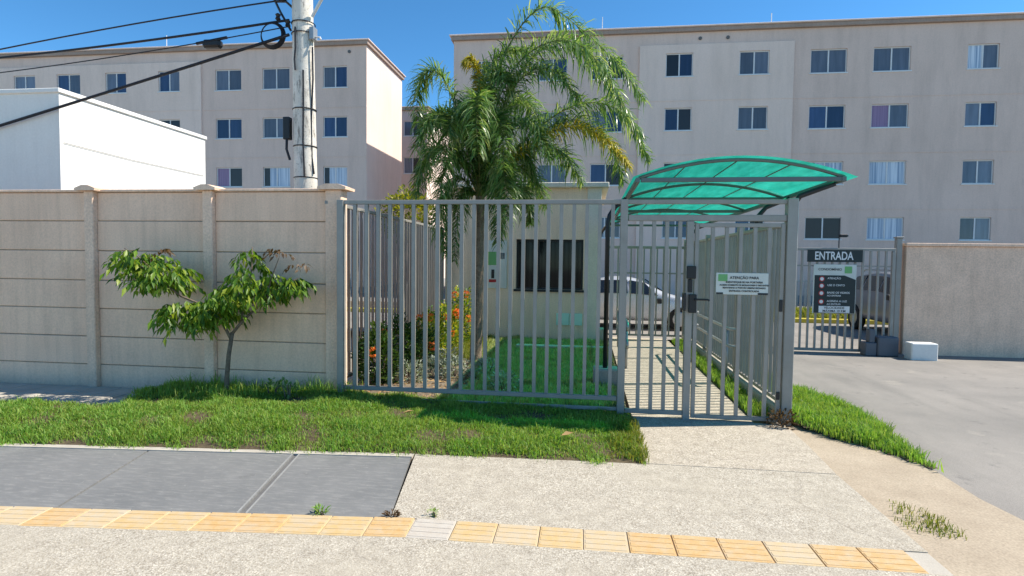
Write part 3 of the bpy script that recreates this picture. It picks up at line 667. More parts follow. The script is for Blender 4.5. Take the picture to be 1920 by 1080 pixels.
for s_, z, sz in (('ATENÇÃO PARA', 1.485, .038), ('IDENTIFIQUE-SE NA PORTARIA', 1.44, .026), ('ACESSO SOMENTE DE MORADORES E VISITANTES', 1.41, .0215), ('MANTENHA O PORTÃO SEMPRE FECHADO', 1.382, .0215), ('ENTRADA CONTROLADA', 1.35, .025)):
    text(s_, sz, 'ink', sg, (1.585, ey-.001, z), .0006)
# handrails
hr = thing('handrail', 'double tube handrail along the side railing inside the corridor', 'handrail', (1.93, 9, 0))
for z in (.76, .53): MB().tube([(1.99, 7.9, z), (1.92, 7.95, z), (1.90, 8.05, z), (1.90, 10.5, z), (1.92, 10.6, z), (1.99, 10.65, z)], .022, 8).build('rail', 'galv', hr, True)
for y in (8.1, 9.3, 10.45): MB().tube([(1.90, y, 0), (1.90, y, .74)], .02, 8).build('support', 'galv', hr, True)
hr2 = thing('handrail', 'short curved tube handrail on the guardhouse side of the footpath', 'handrail', (.62, 9.5, 0))
for z in (.72, .45): MB().tube([(.62, 8.8, z-.12), (.62, 8.78, z-.05), (.62, 8.82, z), (.62, 11.4, z)], .022, 8).build('rail', 'galv', hr2, True)
for y in (8.95, 10.1, 11.3): MB().tube([(.62, y, 0), (.62, y, .70)], .02, 8).build('support', 'galv', hr2, True)

# ---------------------------------------------------------------- green canopy
cn = thing('canopy', 'curved green translucent canopy roof over the gate footpath', 'canopy', (1.45, 9.4, 0))
def az(x, z0=2.475, rise=.175): u = (x-1.47)/.97; return z0+rise*(1-u*u)
arx = [.5+i*(1.94/20) for i in range(21)]
ys = [5.95, 7.72, 9.5, 11.27, 13.0]
for y in ys:
    MB().tube([(x, y, az(x)) for x in arx], .018, 8).build('arch', 'canopysteel', cn, True)
    MB().bbox(.52, 2.42, y-.02, y+.02, 2.435, 2.478, .004).build('tie_beam', 'canopysteel', cn)
for x in (.49, 2.43): MB().bbox(x-.02, x+.02, 5.92, 13.03, 2.43, 2.478, .004).build('eave_beam', 'canopysteel', cn)
for x in (.97, 1.47, 1.97): MB().tube([(x, 5.95, az(x)+.005), (x, 13, az(x)+.005)], .0065, 6).build('purlin', 'canopysteel', cn)
sx = [.44+i*(2.1/24) for i in range(25)]
for k in range(4):
    ya, yb = ys[k]-(.06 if k == 0 else -.004), ys[k+1]+(.06 if k == 3 else -.004); mb = MB(); n = len(sx)
    vs = [(x, y, az(x)+.03) for y in (ya, yb) for x in sx]
    mb.add(vs, [(i, i+1, n+i+1, n+i) for i in range(n-1)]).build('roof_sheet', 'canopy', cn, True)
for y in (7.4, 11.9):
    cy = MB().tube([(.25, y, .28), (.25, y, 2.12), (.27, y, 2.22), (.34, y, 2.33), (.47, y, 2.43)], .03, 10).build('column', 'dark', cn, True)
    MB().bbox(.10, .41, y-.15, y+.15, -.05, .285, .012).build('footing', 'yard', cn)
    MB().tube([(2.04, y, 2.0), (2.05, y, 2.2), (2.15, y, 2.32), (2.41, y, 2.43)], .028, 10).build('bracket', 'dark', cn, True)
MB().tube([(2.035, 6.22, 2.05), (2.04, 6.22, 2.18), (2.12, 6.18, 2.32), (2.40, 6.05, 2.43)], .028, 10).build('bracket', 'dark', cn, True)

# ---------------------------------------------------------------- guardhouse
gh = thing('guardhouse', 'cream rendered guardhouse with wide dark window behind the railings', 'guardhouse', (-1.3, 13, 0))
gy = 11.6
mb = MB(); facade(-2.9, .24, -.2, 3.1, [(-1.43, -.08, 1.07, 2.08)], gy, .14, mb)
mb.add([(.24, gy, -.2), (.24, gy+3.4, -.2), (.24, gy+3.4, 3.1), (.24, gy, 3.1)], [(0, 1, 2, 3)])
mb.add([(-2.9, gy, -.2), (-2.9, gy+3.4, -.2), (-2.9, gy+3.4, 3.1), (-2.9, gy, 3.1)], [(3, 2, 1, 0)])
mb.add([(-2.9, gy+3.4, -.2), (.24, gy+3.4, -.2), (.24, gy+3.4, 3.1), (-2.9, gy+3.4, 3.1)], [(3, 2, 1, 0)])
mb.build('wall', 'guard', gh)
MB().bbox(-.02, .26, gy-.03, gy-.002, -.1, 3.1, .005).build('pilaster', 'guard_light', gh)
MB().bbox(-3.0, .40, gy-.14, gy+3.5, 3.102, 3.2, .012).build('roof_slab', 'guard_light', gh)
f = MB(); x0, x1, z0, z1 = -1.43, -.08, 1.07, 2.08
f.box(x0-.04, x1+.04, gy-.04, gy+.12, z0-.045, z0-.001)
for a, b in ((x0, x0+.04), (x1-.04, x1), (x0+.44, x0+.47), (x0+.89, x0+.92)): f.box(a+.001, b-.001, gy+.07, gy+.11, z0+.002, z1-.002)
f.box(x0+.041, x1-.041, gy+.068, gy+.108, z1-.04, z1-.003); f.box(x0+.041, x1-.041, gy+.068, gy+.108, z0+.003, z0+.04)
fo = f.build('window', 'blackplastic', gh)
for a, b in ((x0+.041, x0+.439), (x0+.471, x0+.889), (x0+.921, x1-.041)): MB().box(a, b, gy+.088, gy+.096, z0+.041, z1-.041).build('pane', 'guardglass', fo)
for a in (-.60, -.335): MB().bbox(a, a+.255, gy-.03, gy-.002, .36, .60, .006).build('meter_cover', 'hatch', gh)
MB().box(-2.9, .24, gy+.16, gy+3.3, -.1, .02).build('floor', 'yard', gh)
MB().box(-1.5, 0, gy+.4, gy+.45, .05, 3.05).build('dark_backing', 'pane_d', gh)  # near-black board behind the panes, darkness of the room put into its colour
ks = MB().bbox(-1.25, .42, 10.25, 10.4, -.05, .13, .012).build('kerb_stone', 'smooth'); tag(ks, 'low pale kerb stone edging the grass before the guardhouse', 'kerb')
nb = thing('notice_board', 'wall notice with green heading beside the guardhouse window', 'sign', (-1.82, gy-.02, 1.55))
MB().bbox(-2.04, -1.62, gy-.03, gy-.004, 1.08, 2.05, .004).build('board', 'signwhite', nb)
MB().bbox(-2.0, -1.78, gy-.034, gy-.0315, 1.55, 1.82, .0008).build('green_panel', 'signgreen', nb)
MB().bbox(-1.75, -1.66, gy-.034, gy-.0315, 1.68, 1.80, .0008).build('blue_mark', 'pane_b', nb)
MB().bbox(-1.98, -1.80, gy-.034, gy-.0315, 1.20, 1.26, .0008).build('red_mark', 'red', nb)
MB().bbox(-1.93, -1.87, gy-.034, gy-.0315, 1.28, 1.46, .0008).build('dark_mark', 'ink', nb)

# ---------------------------------------------------------------- sliding gate with its signs and motor
GY = 11.6
sgt = thing('sliding_gate', 'wide grey barred sliding gate across the driveway', 'gate', (4, GY, 0))
MB().bbox(2.3, 5.70, GY-.025, GY+.025, 1.905, 1.955, .004).build('top_rail', 'steel', sgt)
MB().bbox(2.3, 5.70, GY-.03, GY+.03, .0, .05, .004).build('bottom_rail', 'steel', sgt)
MB().bbox(2.3, 5.70, GY-.012, GY+.012, 1.605, 1.63, .003).build('middle_rail', 'steel', sgt)
for x in (2.3, 5.64): MB().bbox(x, x+.06, GY-.03, GY+.03, .052, 1.903, .004).build('stile', 'steel', sgt)
pb = MB().box(2.42, 2.455, GY-.017, GY+.017, .052, 1.903).build('bar', 'steel', sgt)
for i in range(1, 24): dup(pb, W[pb.name]+Vector((.135*i, 0, 0)), sgt)
es = thing('sign', 'black ENTRADA sign with bold white capitals on the sliding gate', 'sign', (4.6, GY-.05, 1.8))
MB().bbox(4.13, 5.11, GY-.055, GY-.04, 1.69, 1.925, .003).build('board', 'signdark', es)
text('ENTRADA', .215, 'inkwhite', es, (4.60, GY-.0565, 1.80), .0035, fit=.68)
rbd = thing('sign', 'dark rules board with red round icons hanging below the ENTRADA sign', 'sign', (4.63, GY-.05, 1.17))
MB().bbox(4.25, 5.01, GY-.055, GY-.04, .72, 1.645, .003).build('board', 'signwhite', rbd)
e0 = GY-.0575
MB().prism([(4.27, .725), (5.0, .725), (5.0, 1.36), (4.80, 1.44), (4.27, 1.44)], 1, e0-.001, e0+.001).build('dark_panel', 'signdark', rbd)
MB().bbox(4.80, 4.93, e0-.001, e0+.001, 1.48, 1.61, .0005).build('emblem', 'signgreen', rbd)
text('CONDOMÍNIO', .062, 'ink', rbd, (4.54, e0-.001, 1.55), .0008)
e1 = e0-.003
for i, (z, tx) in enumerate(((1.37, 'ATENÇÃO'), (1.24, 'USE O CINTO'), (1.10, 'BAIXE OS VIDROS'), (.94, 'ACENDA A LUZ'))):
    d = MB().prism([(4.40+.05*math.cos(a), z+.05*math.sin(a)) for a in [k*math.pi/8 for k in range(16)]], 1, e1-.0008, e1+.0008).build('icon', 'red', rbd)
    MB().prism([(4.40+.033*math.cos(a), z+.033*math.sin(a)) for a in [k*math.pi/8 for k in range(16)]], 1, e1-.0028, e1-.0012).build('icon_face', 'inkwhite', d)
    text(tx, .05, 'inkwhite', rbd, (4.50, e1-.001, z+.012), .0006, 'LEFT')
    if i > 1: text('AO ENTRAR', .045, 'inkwhite', rbd, (4.50, e1-.001, z-.045), .0004, 'LEFT')
MB().bbox(4.36, 4.91, e1-.001, e1+.001, .735, .86, .0005).build('white_strip', 'inkwhite', rbd)
text('VELOCIDADE', .06, 'ink', rbd, (4.635, e1-.002, .825), .0012); text('MÁXIMA 10 KM', .06, 'ink', rbd, (4.635, e1-.002, .765), .0012)
mo = thing('gate_motor', 'dark grey gate motor box on the ground at the sliding gate', 'gate motor', (5.4, 11.4, 0))
MB().bbox(5.30, 5.66, 11.25, 11.5, -.03, .33, .02).build('housing', 'motor', mo); MB().bbox(5.10, 5.30, 11.28, 11.5, -.03, .22, .015).build('gearbox', 'motor', mo)
MB().bbox(5.17, 5.27, 11.3, 11.45, .222, .46, .01).build('control_box', 'motor', mo)
wb = tag(MB().bbox(5.715, 6.15, 10.95, 11.2, -.05, .27, .015).build('concrete_block', 'white'), 'low white painted block on the ground right of the gate motor', 'block')
wp = thing('fence_post', 'tall grey steel post holding the end of the sliding gate', 'post', (5.8, GY, 0))
MB().bbox(5.75, 5.85, GY+.06, GY+.16, -.1, 2.15, .006).build('shaft', 'steel', wp); MB().bbox(5.735, 5.865, GY+.045, GY+.175, 2.152, 2.18, .004).build('cap', 'steel', wp)
rr = thing('boundary_wall', 'plain pale rendered wall to the right of the sliding gate', 'wall', (9, GY+.1, 0))
MB().bbox(5.90, 14, GY+.02, GY+.2, -.15, 2.0, .008).build('wall', 'wallpost', rr)
MB().bbox(5.88, 14, GY-.02, GY+.24, 2.002, 2.06, .008).build('coping', 'wallpost', rr)
cc = thing('security_camera', 'small black security camera on a thin rod above the gate', 'camera', (4.72, GY, 2))
MB().tube([(4.72, GY+.04, 1.7), (4.72, GY+.04, 2.52)], .01, 6).build('rod', 'dark', cc)
MB().bbox(4.73, 4.86, GY+.01, GY+.07, 2.16, 2.215, .008).build('housing', 'blackplastic', cc); MB().tube([(4.86, GY+.04, 2.187), (4.875, GY+.04, 2.187)], .02, 8).build('lens', 'carglass', cc)

# ---------------------------------------------------------------- utility pole, cables
up = thing('utility_pole', 'tall weathered concrete utility pole behind the panel wall', 'utility pole', (-4.09, 8, 0))
MB().tube([(-4.07, 8, -.2), (-4.09, 8, 2.7), (-4.13, 8, 5.3), (-4.15, 8, 7.5)], [.185, .163, .145, .13], 20).build('shaft', 'pole', up, True)
rk_ = random.Random(2)
for z in (3.78, 3.25, 5.0, 4.85, 2.8): MB().tube([(-4.09-.012*(z-2.7)+.163*math.cos(a), 8+.163*math.sin(a), z) for a in [k*math.pi/10 for k in range(21)]], .008, 5, False).build('band', 'cable', up)
for x, y, pts in ((.15, -.06, (4.65, 4.2, 3.6, 3.1, 2.85)), (.06, -.155, (4.3, 3.9, 3.3, 2.8)), (-.04, -.165, (4.9, 4.6, 4.45, 4.3))):
    MB().tube([(-4.09-.012*(z-2.7)+x+rk_.uniform(-.02, .02), 8+y-.01, z) for z in pts], .012, 6).build('riser_cable', 'cable', up)
MB().tube([(-4.27, 7.9, 3.62), (-4.31, 7.88, 3.5), (-4.32, 7.88, 3.2), (-4.28, 7.9, 3.05)], .018, 6).build('cable_loop', 'cable', up)
MB().bbox(-4.37, -4.27, 7.86, 7.96, 3.34, 3.66, .01).build('terminal_box', 'blackplastic', up)
MB().tube([(-3.96, 7.95, 5.08), (-3.77, 7.9, 5.33), (-3.55, 7.85, 5.62)], .022, 8).build('lamp_arm', 'frame', up)
hd = MB().bbox(-3.68, -3.36, 7.72, 7.9, 5.29, 5.37, .02).build('lamp_head', 'galv', up)
MB().tube([(-3.55, 7.85, 5.62), (-3.5, 7.83, 5.62), (-3.47, 7.82, 5.5), (-3.48, 7.82, 5.37)], .022, 8).build('lamp_neck', 'frame', up)
MB().bbox(-3.985, -3.91, 7.9, 8.02, 4.75, 4.93, .008).build('junction_box', 'galv', up)
MB().tube([(-3.93, 7.95, 4.80), (-3.83, 7.93, 4.78), (-3.82, 7.93, 4.75)], .014, 6).build('bracket', 'frame', up)
MB().tube([(-4.28, 7.95, 4.9), (-4.42, 7.92, 5.15), (-4.55, 7.9, 5.42)], .018, 6).build('brace', 'dark', up)
MB().tube([(-4.25, 7.95, 5.22), (-4.34, 7.92, 5.3), (-4.5, 7.9, 5.3)], .018, 6).build('brace', 'dark', up)
for x, z in ((-4.45, 5.08), (-4.38, 5.34), (-4.5, 5.38), (-4.30, 4.98)):
    MB().tube([(x, 7.9, z-.05), (x, 7.9, z-.03), (x, 7.9, z), (x, 7.9, z+.03), (x, 7.9, z+.05)], [.02, .04, .025, .04, .015], 8).build('insulator', 'blackplastic', up)
def sag(a, b, s, n=16):
    a, b = Vector(a), Vector(b); return [a.lerp(b, i/n)-Vector((0, 0, s*4*(i/n)*(1-i/n))) for i in range(n+1)]
def cable(pts, r, label): return tag(MB().tube(pts, r, 6).build('cable', 'cable', None, True), label, 'cable', 'cables leading off the pole')
cable(sag((-4.3, 7.92, 5.33), (-14, 7.92, 3.95), -.13), .011, 'topmost thin cable rising to the pole above the grey apartment block')
cable(sag((-4.28, 7.9, 5.03), (-14, 7.9, 4.5), .12), .017, 'thick cable that carries the black splice box')
cable(sag((-4.28, 7.86, 4.92), (-14, 7.86, 4.18), .15), .008, 'faint thin wire crossing the face of the grey block')
cable(sag((-4.25, 7.84, 4.80), (-14, 7.84, 2.38), .02), .021, 'lowest and heaviest black cable sloping steeply down from the coil')
o = MB().bbox(-5.62, -5.34, 7.86, 7.98, 4.68, 4.80, .03); o.tube([(-5.72, 7.9, 4.75), (-5.24, 7.9, 4.82)], .022, 8)
tag(o.build('splice_box', 'blackplastic'), 'black cable splice box hanging on the thick cable', 'splice box')
mb = MB()
for k in range(5): mb.tube([(-4.53+(.155+.008*k)*math.cos(a), 7.86+.012*k, 4.82+(.155+.008*k)*math.sin(a)) for a in [q*math.pi/14 for q in range(29)]], .008, 5, False)
tag(mb.build('cable_coil', 'cable', None, True), 'round coil of spare black cable beside the pole', 'cable coil')

# ---------------------------------------------------------------- palm
def cr(P, n):                                                                # Catmull-Rom resample
    P = np.array(P, float); P = np.vstack([2*P[0]-P[1], P, 2*P[-1]-P[-2]]); out = []
    m = len(P)-3
    for t in np.linspace(0, m-1e-6, n):
        i = int(t); u = t-i; a, b, c, d = P[i:i+4]
        out.append(.5*((2*b)+(-a+c)*u+(2*a-5*b+4*c-d)*u*u+(-a+3*b-3*c+d)*u**3))
    return np.array(out)
pl = thing('palm_tree', 'tall feathery palm tree behind the railings before the guardhouse', 'palm tree', (-1.65, 8.6, 0))
tr = cr([(-1.66, 8.6, -.05), (-1.66, 8.6, .3), (-1.64, 8.6, 1.2), (-1.63, 8.6, 2.1), (-1.61, 8.6, 2.9)], 30)
MB().tube([tuple(p) for p in tr], [.115-.02*min(1, i/6)-.03*i/29+.004*(i % 2) for i in range(30)], 14).build('trunk', 'trunk', pl, True)
MB().tube([(-1.615, 8.6, 2.6), (-1.61, 8.6, 2.9), (-1.60, 8.6, 3.3)], [.08, .075, .03], 10).build('crownshaft', 'rachis', pl, True)
def frond(points, depth, lmax, mat, n=135, seed=0):
    g = np.random.default_rng(seed)
    P = [(-1.61+(x-898)/125, 8.6, 2.75-(y-360)/125) for x, y in points]
    m = len(P)
    P = [(x, y+depth*(i/(m-1))**1.2, z) for i, (x, y, z) in enumerate(P)]
    C = cr(P, n); T = np.gradient(C, axis=0); T /= np.linalg.norm(T, axis=1, keepdims=True)
    o = MB().tube([tuple(p) for p in C[::4]], [max(.004, .017*(1-i/(n/4))) for i in range(len(C[::4]))], 6).build('frond', 'rachis', pl, True)
    V, F, k = [], [], 0
    for i in range(int(n*.12), n):
        t = i/(n-1); L = lmax*max(.25, min(1, (t-.02)/.3))*(1-.62*max(0, (t-.55)/.45)**1.3)
        side = np.cross(T[i], [0, 0, 1]); side /= np.linalg.norm(side)+1e-9
        upv = np.cross(side, T[i])
        for sgn in (-1, 1):
            for rep in range(2):
                ang = g.uniform(-.7, 1.1)
                d = side*sgn*math.cos(ang)+upv*math.sin(ang)+T[i]*g.uniform(.2, 1.0); d /= np.linalg.norm(d)
                l = L*g.uniform(.6, 1.15); w_ = g.uniform(.006, .011); p = C[i]+T[i]*g.uniform(-.5, .5)*.03
                dr = g.uniform(.15, 1.2)
                pts = [p, p+d*l*.34-np.array([0, 0, .05*l*dr]), p+d*l*.62-np.array([0, 0, .28*l*dr]), p+d*l*.78-np.array([0, 0, .62*l*dr])]
                wv = np.cross(d, [g.normal()*.5, g.normal()*.5, 1]); wv /= np.linalg.norm(wv)
                for q, s_ in zip(pts[:3], (.6, 1, .75)): V += [q+wv*w_*s_, q-wv*w_*s_]
                V.append(pts[3]); F += [(k, k+1, k+3), (k, k+3, k+2), (k+2, k+3, k+5), (k+2, k+5, k+4), (k+4, k+5, k+6)]; k += 7
    npmesh('leaflets', V, F, mat, o)
B = (898, 385)
FR = [([B, (905, 250), (945, 115), (1010, 42), (1080, 85), (1145, 150), (1192, 215)], -.3, .50, 'frond'),
      ([B, (922, 270), (975, 135), (1045, 85), (1105, 125), (1150, 190)], .5, .52, 'frond'),
      ([B, (915, 270), (950, 170), (1010, 120), (1075, 125), (1130, 190), (1160, 260)], -.8, .45, 'frond'),
      ([B, (868, 270), (828, 165), (795, 138), (770, 170), (766, 235)], .2, .44, 'frond'),
      ([B, (858, 305), (822, 235), (795, 215), (778, 270), (782, 335)], .6, .42, 'frond'),
      ([B, (955, 300), (1045, 225), (1115, 210), (1170, 242), (1206, 312)], .0, .50, 'frond'),
      ([B, (945, 325), (1025, 268), (1090, 262), (1140, 298), (1168, 335)], -.5, .30, 'frond_y'),
      ([B, (940, 330), (1000, 280), (1050, 290), (1085, 340)], .7, .48, 'frond'),
      ([B, (870, 330), (832, 290), (805, 320), (792, 385)], -.5, .45, 'frond'),
      ([B, (900, 300), (905, 225), (912, 240), (925, 330)], -1.4, .48, 'frond'),
      ([B, (892, 290), (884, 200), (886, 150), (884, 135)], 1.2, .42, 'frond'),
      ([B, (918, 300), (945, 215), (990, 165), (1040, 170), (1080, 225)], -.6, .5, 'frond'),
      ([B, (860, 345), (836, 375), (830, 430), (842, 490)], -.3, .38, 'frond'),
      ([B, (940, 350), (978, 372), (990, 425)], .3, .42, 'frond'),
      ([B, (888, 240), (902, 150), (935, 100), (978, 95)], .4, .48, 'frond'),
      ([B, (882, 290), (852, 245), (826, 250), (806, 310)], -.9, .46, 'frond'),
      ([B, (925, 310), (965, 260), (1005, 270), (1035, 330)], -.9, .48, 'frond'),
      ([B, (915, 340), (942, 330), (958, 370), (965, 430)], -.9, .45, 'frond'),
      ([B, (880, 330), (862, 310), (850, 345), (842, 400)], -.9, .38, 'frond'),
      ([B, (905, 260), (918, 190), (938, 165), (955, 190)], -.5, .5, 'frond'),
      ([B, (890, 280), (872, 215), (858, 205), (848, 250)], .4, .45, 'frond'),
      ([B, (918, 330), (950, 290), (980, 300), (1002, 350)], .4, .45, 'frond'),
      ([B, (872, 300), (848, 235), (836, 215), (822, 260)], .9, .5, 'frond'),
      ([B, (885, 300), (872, 250), (862, 265), (858, 340)], -1.1, .5, 'frond'),
      ([B, (908, 300), (930, 250), (950, 270), (962, 350)], -1.1, .5, 'frond'),
      ([B, (912, 280), (940, 200), (975, 180), (1005, 230)], 1.0, .52, 'frond'),
      ([B, (920, 345), (955, 320), (990, 335), (1015, 390)], .9, .45, 'frond'),
      ([B, (880, 370), (868, 380), (862, 430), (862, 500)], -.5, .34, 'frond'),
      ([B, (912, 365), (930, 375), (940, 420), (942, 470)], -.6, .36, 'frond'),
      ([B, (950, 315), (1020, 250), (1085, 235), (1140, 275), (1165, 345)], .5, .48, 'frond'),
      ([B, (895, 210), (893, 155), (880, 130), (872, 140)], -.2, .25, 'frond_y')]
for i, (p, d, l, m) in enumerate(FR): frond(p, d, l, m, seed=i)

# ---------------------------------------------------------------- young tree
yt = thing('young_tree', 'thin young tree with drooping leaves on the lawn before the wall', 'tree', (-3.96, 5.9, .05))
Y0 = 5.9
mb = MB()
br = [([(-3.96, Y0, 0), (-3.955, Y0, .3), (-3.93, Y0, .55), (-3.885, Y0, .80)], [.03, .026, .024, .022]),
      ([(-3.90, Y0, .72), (-3.98, Y0-.03, .90), (-4.1, Y0-.05, 1.05), (-4.28, Y0-.05, 1.13), (-4.5, Y0-.06, 1.22), (-4.75, Y0-.05, 1.42), (-5.05, Y0-.05, 1.56)], [.018, .016, .015, .013, .011, .009, .005]),
      ([(-3.885, Y0, .79), (-3.8, Y0+.02, .9), (-3.7, Y0+.03, 1.0), (-3.5, Y0+.05, 1.18), (-3.33, Y0+.05, 1.3), (-3.14, Y0+.05, 1.41)], [.018, .016, .014, .012, .009, .005]),
      ([(-3.8, Y0+.02, .9), (-3.78, Y0+.08, 1.15), (-3.72, Y0+.1, 1.45), (-3.7, Y0+.1, 1.75)], [.014, .012, .009, .005]),
      ([(-3.5, Y0+.05, 1.18), (-3.42, Y0, 1.4), (-3.3, Y0-.03, 1.66)], [.009, .007, .004]),
      ([(-4.1, Y0-.05, 1.05), (-4.3, Y0-.15, 1.0), (-4.5, Y0-.2, .98)], [.010, .008, .004]),
      ([(-4.75, Y0-.05, 1.42), (-4.9, Y0-.1, 1.6), (-5.1, Y0-.1, 1.72)], [.008, .006, .004])]
MB().tube(br[0][0], br[0][1], 10).build('trunk', 'bark', yt, True)
for p, r_ in br[1:]: MB().tube([tuple(q) for q in cr(p, 12)], list(np.interp(np.linspace(0, 1, 12), np.linspace(0, 1, len(r_)), r_)), 7).build('branch', 'bark', yt, True)
def sprays(c, r, n, ln, k=6, droop=.8, tw=.16):
    g = rng; u = g.normal(size=(n, 3)); u /= np.linalg.norm(u, axis=1, keepdims=True)
    P = np.array(c)+u*np.array(r)*g.uniform(.35, 1, (n, 1))**.6
    a = g.uniform(0, 2*np.pi, n); D = np.c_[np.cos(a), np.sin(a), g.uniform(-.3, .35, n)]
    Cs, Ds = [], []
    for i in range(k):
        s_ = (i+1)/k; q = P+D*tw*s_-np.array([0, 0, 1])*tw*.5*s_*s_
        lat = np.c_[-D[:, 1], D[:, 0], np.zeros(n)]*(1 if i % 2 else -1)
        Cs.append(q); Ds.append(D*.5+lat*g.uniform(.25, .75, (n, 1))-np.array([0, 0, 1])*g.uniform(droop*.6, droop*1.5, (n, 1)))
    C, D = np.concatenate(Cs), np.concatenate(Ds)
    return leaves(C, D, g.uniform(.7, 1.15, len(C))*ln, g.uniform(.30, .42, len(C))*ln, .16, .2)
for c, r_, n in (((-4.72, 5.85, 1.45), (.34, .28, .19), 92), ((-4.98, 5.85, 1.62), (.22, .2, .13), 36), ((-4.33, 5.78, 1.02), (.30, .24, .17), 74), ((-4.0, 5.85, 1.12), (.24, .24, .2), 64),
                 ((-3.64, 5.95, 1.36), (.29, .26, .21), 78), ((-3.74, 6.0, 1.66), (.13, .12, .10), 10), ((-3.17, 5.95, 1.36), (.16, .15, .12), 22)):
    V, F = sprays(c, r_, n, .108); o = npmesh('leaf_cluster', V, F, 'treeleaf', yt, 'stuff')
for c, r_, n in (((-3.33, 5.9, 1.72), (.13, .1, .05), 6), ((-3.1, 5.95, 1.56), (.07, .06, .03), 3), ((-4.6, 5.85, 1.70), (.2, .1, .05), 4)):
    V, F = sprays(c, r_, n, .08, 5, .4, .1); npmesh('leaf_cluster', V, F, 'redleaf', yt, 'stuff')

# ---------------------------------------------------------------- shrubs and small plants
def shrub(name, label, cat, c, r, n, mat, ln, group=None, flowers=0, upw=.7, ratio=.42, stems=6):
    t = thing(name, label, cat, (c[0], c[1], 0.03), group)
    mb = MB()
    for i in range(stems):
        a = random.uniform(0, 6.28); q = random.uniform(.3, .8)
        mb.tube([(c[0]+.03*math.cos(a), c[1]+.03*math.sin(a), 0), (c[0]+r[0]*q*.6*math.cos(a), c[1]+r[1]*q*.6*math.sin(a), c[2]), (c[0]+r[0]*q*math.cos(a), c[1]+r[1]*q*math.sin(a), c[2]+r[2]*.8*random.uniform(.4, 1))], [.010, .008, .004], 5)
    mb.build('stems', 'bark', t)
    u = rng.normal(size=(n, 3)); u /= np.linalg.norm(u, axis=1, keepdims=True)
    lump = 1+.22*np.sin(u[:, 0]*7+c[0]*9)*np.sin(u[:, 2]*8+1)
    P = np.array(c)+u*np.array(r)*(rng.uniform(.25, 1, (n, 1))**.5)*lump[:, None]
    D = u*np.array([1, 1, .5])+np.array([0, 0, upw])+rng.normal(size=(n, 3))*.45
    V, F = leaves(P, D, rng.uniform(.7, 1.2, n)*ln, ln*ratio*rng.uniform(.8, 1.2, n), .15, .15)
    o = npmesh('foliage', V, F, mat, t); o['kind'] = 'stuff'
    for i in range(flowers):
        a = random.uniform(3.3, 6.1); e = random.uniform(-.1, 1.0)
        p = np.array(c)+np.array([r[0]*math.cos(a)*math.cos(e), r[1]*math.sin(a)*math.cos(e), r[2]*math.sin(e)])
        u = rng.normal(size=(46, 3)); u /= np.linalg.norm(u, axis=1, keepdims=True)
        V, F = leaves(p+u*.042, u, .036, .030, .1, 0); npmesh('flower_head', V, F, 'flower', t)
    return t
gl = 'shrubs planted along the inner side railing'
shrub('shrub', 'dark leafy shrub just behind the left end of the railing', 'shrub', (-2.62, 7.0, .36), (.26, .3, .42), 1500, 'shrub', .085, gl, 1)
shrub('shrub', 'dark shrub second from the railing corner with some yellow leaves', 'shrub', (-2.55, 7.65, .40), (.30, .32, .45), 1500, 'shrub', .085, gl, 2)
shrub('shrub', 'low dark shrub between the dark corner shrubs and the flowering ones', 'shrub', (-2.45, 8.25, .3), (.28, .28, .36), 1100, 'shrub', .08, gl, 1)
shrub('ixora_bush', 'green flowering bush with orange ball flowers nearest the dark shrubs', 'flowering bush', (-2.45, 8.95, .40), (.28, .28, .44), 1300, 'ixora', .075, 'flowering bushes by the side railing', 6)
shrub('ixora_bush', 'yellow tinged flowering bush in the middle of the flower row', 'flowering bush', (-2.40, 9.75, .42), (.30, .28, .46), 1300, 'ixora', .075, 'flowering bushes by the side railing', 6)
shrub('ixora_bush', 'tallest narrow yellow flowering bush beside the guardhouse wall', 'flowering bush', (-2.33, 10.6, .52), (.22, .24, .58), 1200, 'ixora', .075, 'flowering bushes by the side railing', 7)
sv = 'silver leaved plants in the bed'
for i, (x, y, r_, lab) in enumerate(((-2.25, 7.2, .2, 'silver leaved low plant nearest the left dark shrub'), (-2.05, 7.75, .26, 'silver leaved plant left of the palm trunk'), (-1.75, 7.6, .24, 'silver leaved plant directly before the palm trunk'),
        (-2.1, 8.5, .25, 'pale plant between the flowering bush and the palm'), (-1.35, 7.7, .2, 'dusty green plant right of the palm trunk in canopy shade'), (-.95, 6.75, .2, 'small whitish plant at the foot of the front railing'))):
    shrub('silver_plant', lab, 'plant', (x, y, .14), (r_, r_, .16), 420, 'silver', .07, sv, 0, .6, .3, 4)
shrub('bush', 'yellow green bush showing above the side railing left of the palm', 'bush', (-4.0, 12.6, 2.62), (.66, .5, .62), 1900, 'yellowbush', .12, None, 0, .5, .4, 8)
wd = 'weeds in the lawn'
for x, y, lab in ((-3.45, 5.95, 'leafy pale weed at the wall foot nearest the young tree'), (-3.2, 5.85, 'small pale weed in the lawn left of the wall end post')):
    shrub('weed', lab, 'weed', (x, y, .17), (.13, .1, .12), 60, 'weed', .06, wd, 0, .7, .5, 4)
shrub('weed', 'tuft of grass sprouting from the joint above the tactile tiles', 'weed', (-1.66, 3.42, .012), (.04, .022, .022), 50, 'grass', .05, None, 0, .8, .2, 2)
shrub('weed', 'brown dry weed at the corner of the grey slab', 'weed', (-1.2, 3.46, .008), (.045, .02, .014), 40, 'redleaf', .04, None, 0, .6, .3, 2)
shrub('weed', 'tiny green sprout right of the brown weed by the tiles', 'weed', (-.95, 3.5, .015), (.03, .02, .025), 30, 'grass', .035, None, 0, .8, .25, 2)
shrub('weed', 'reddish weed clump at the foot of the right gate post', 'weed', (1.96, 6.02, .07), (.13, .09, .09), 160, 'redleaf', .06, None, 0, .7, .35, 3)
lr = random.Random(8)
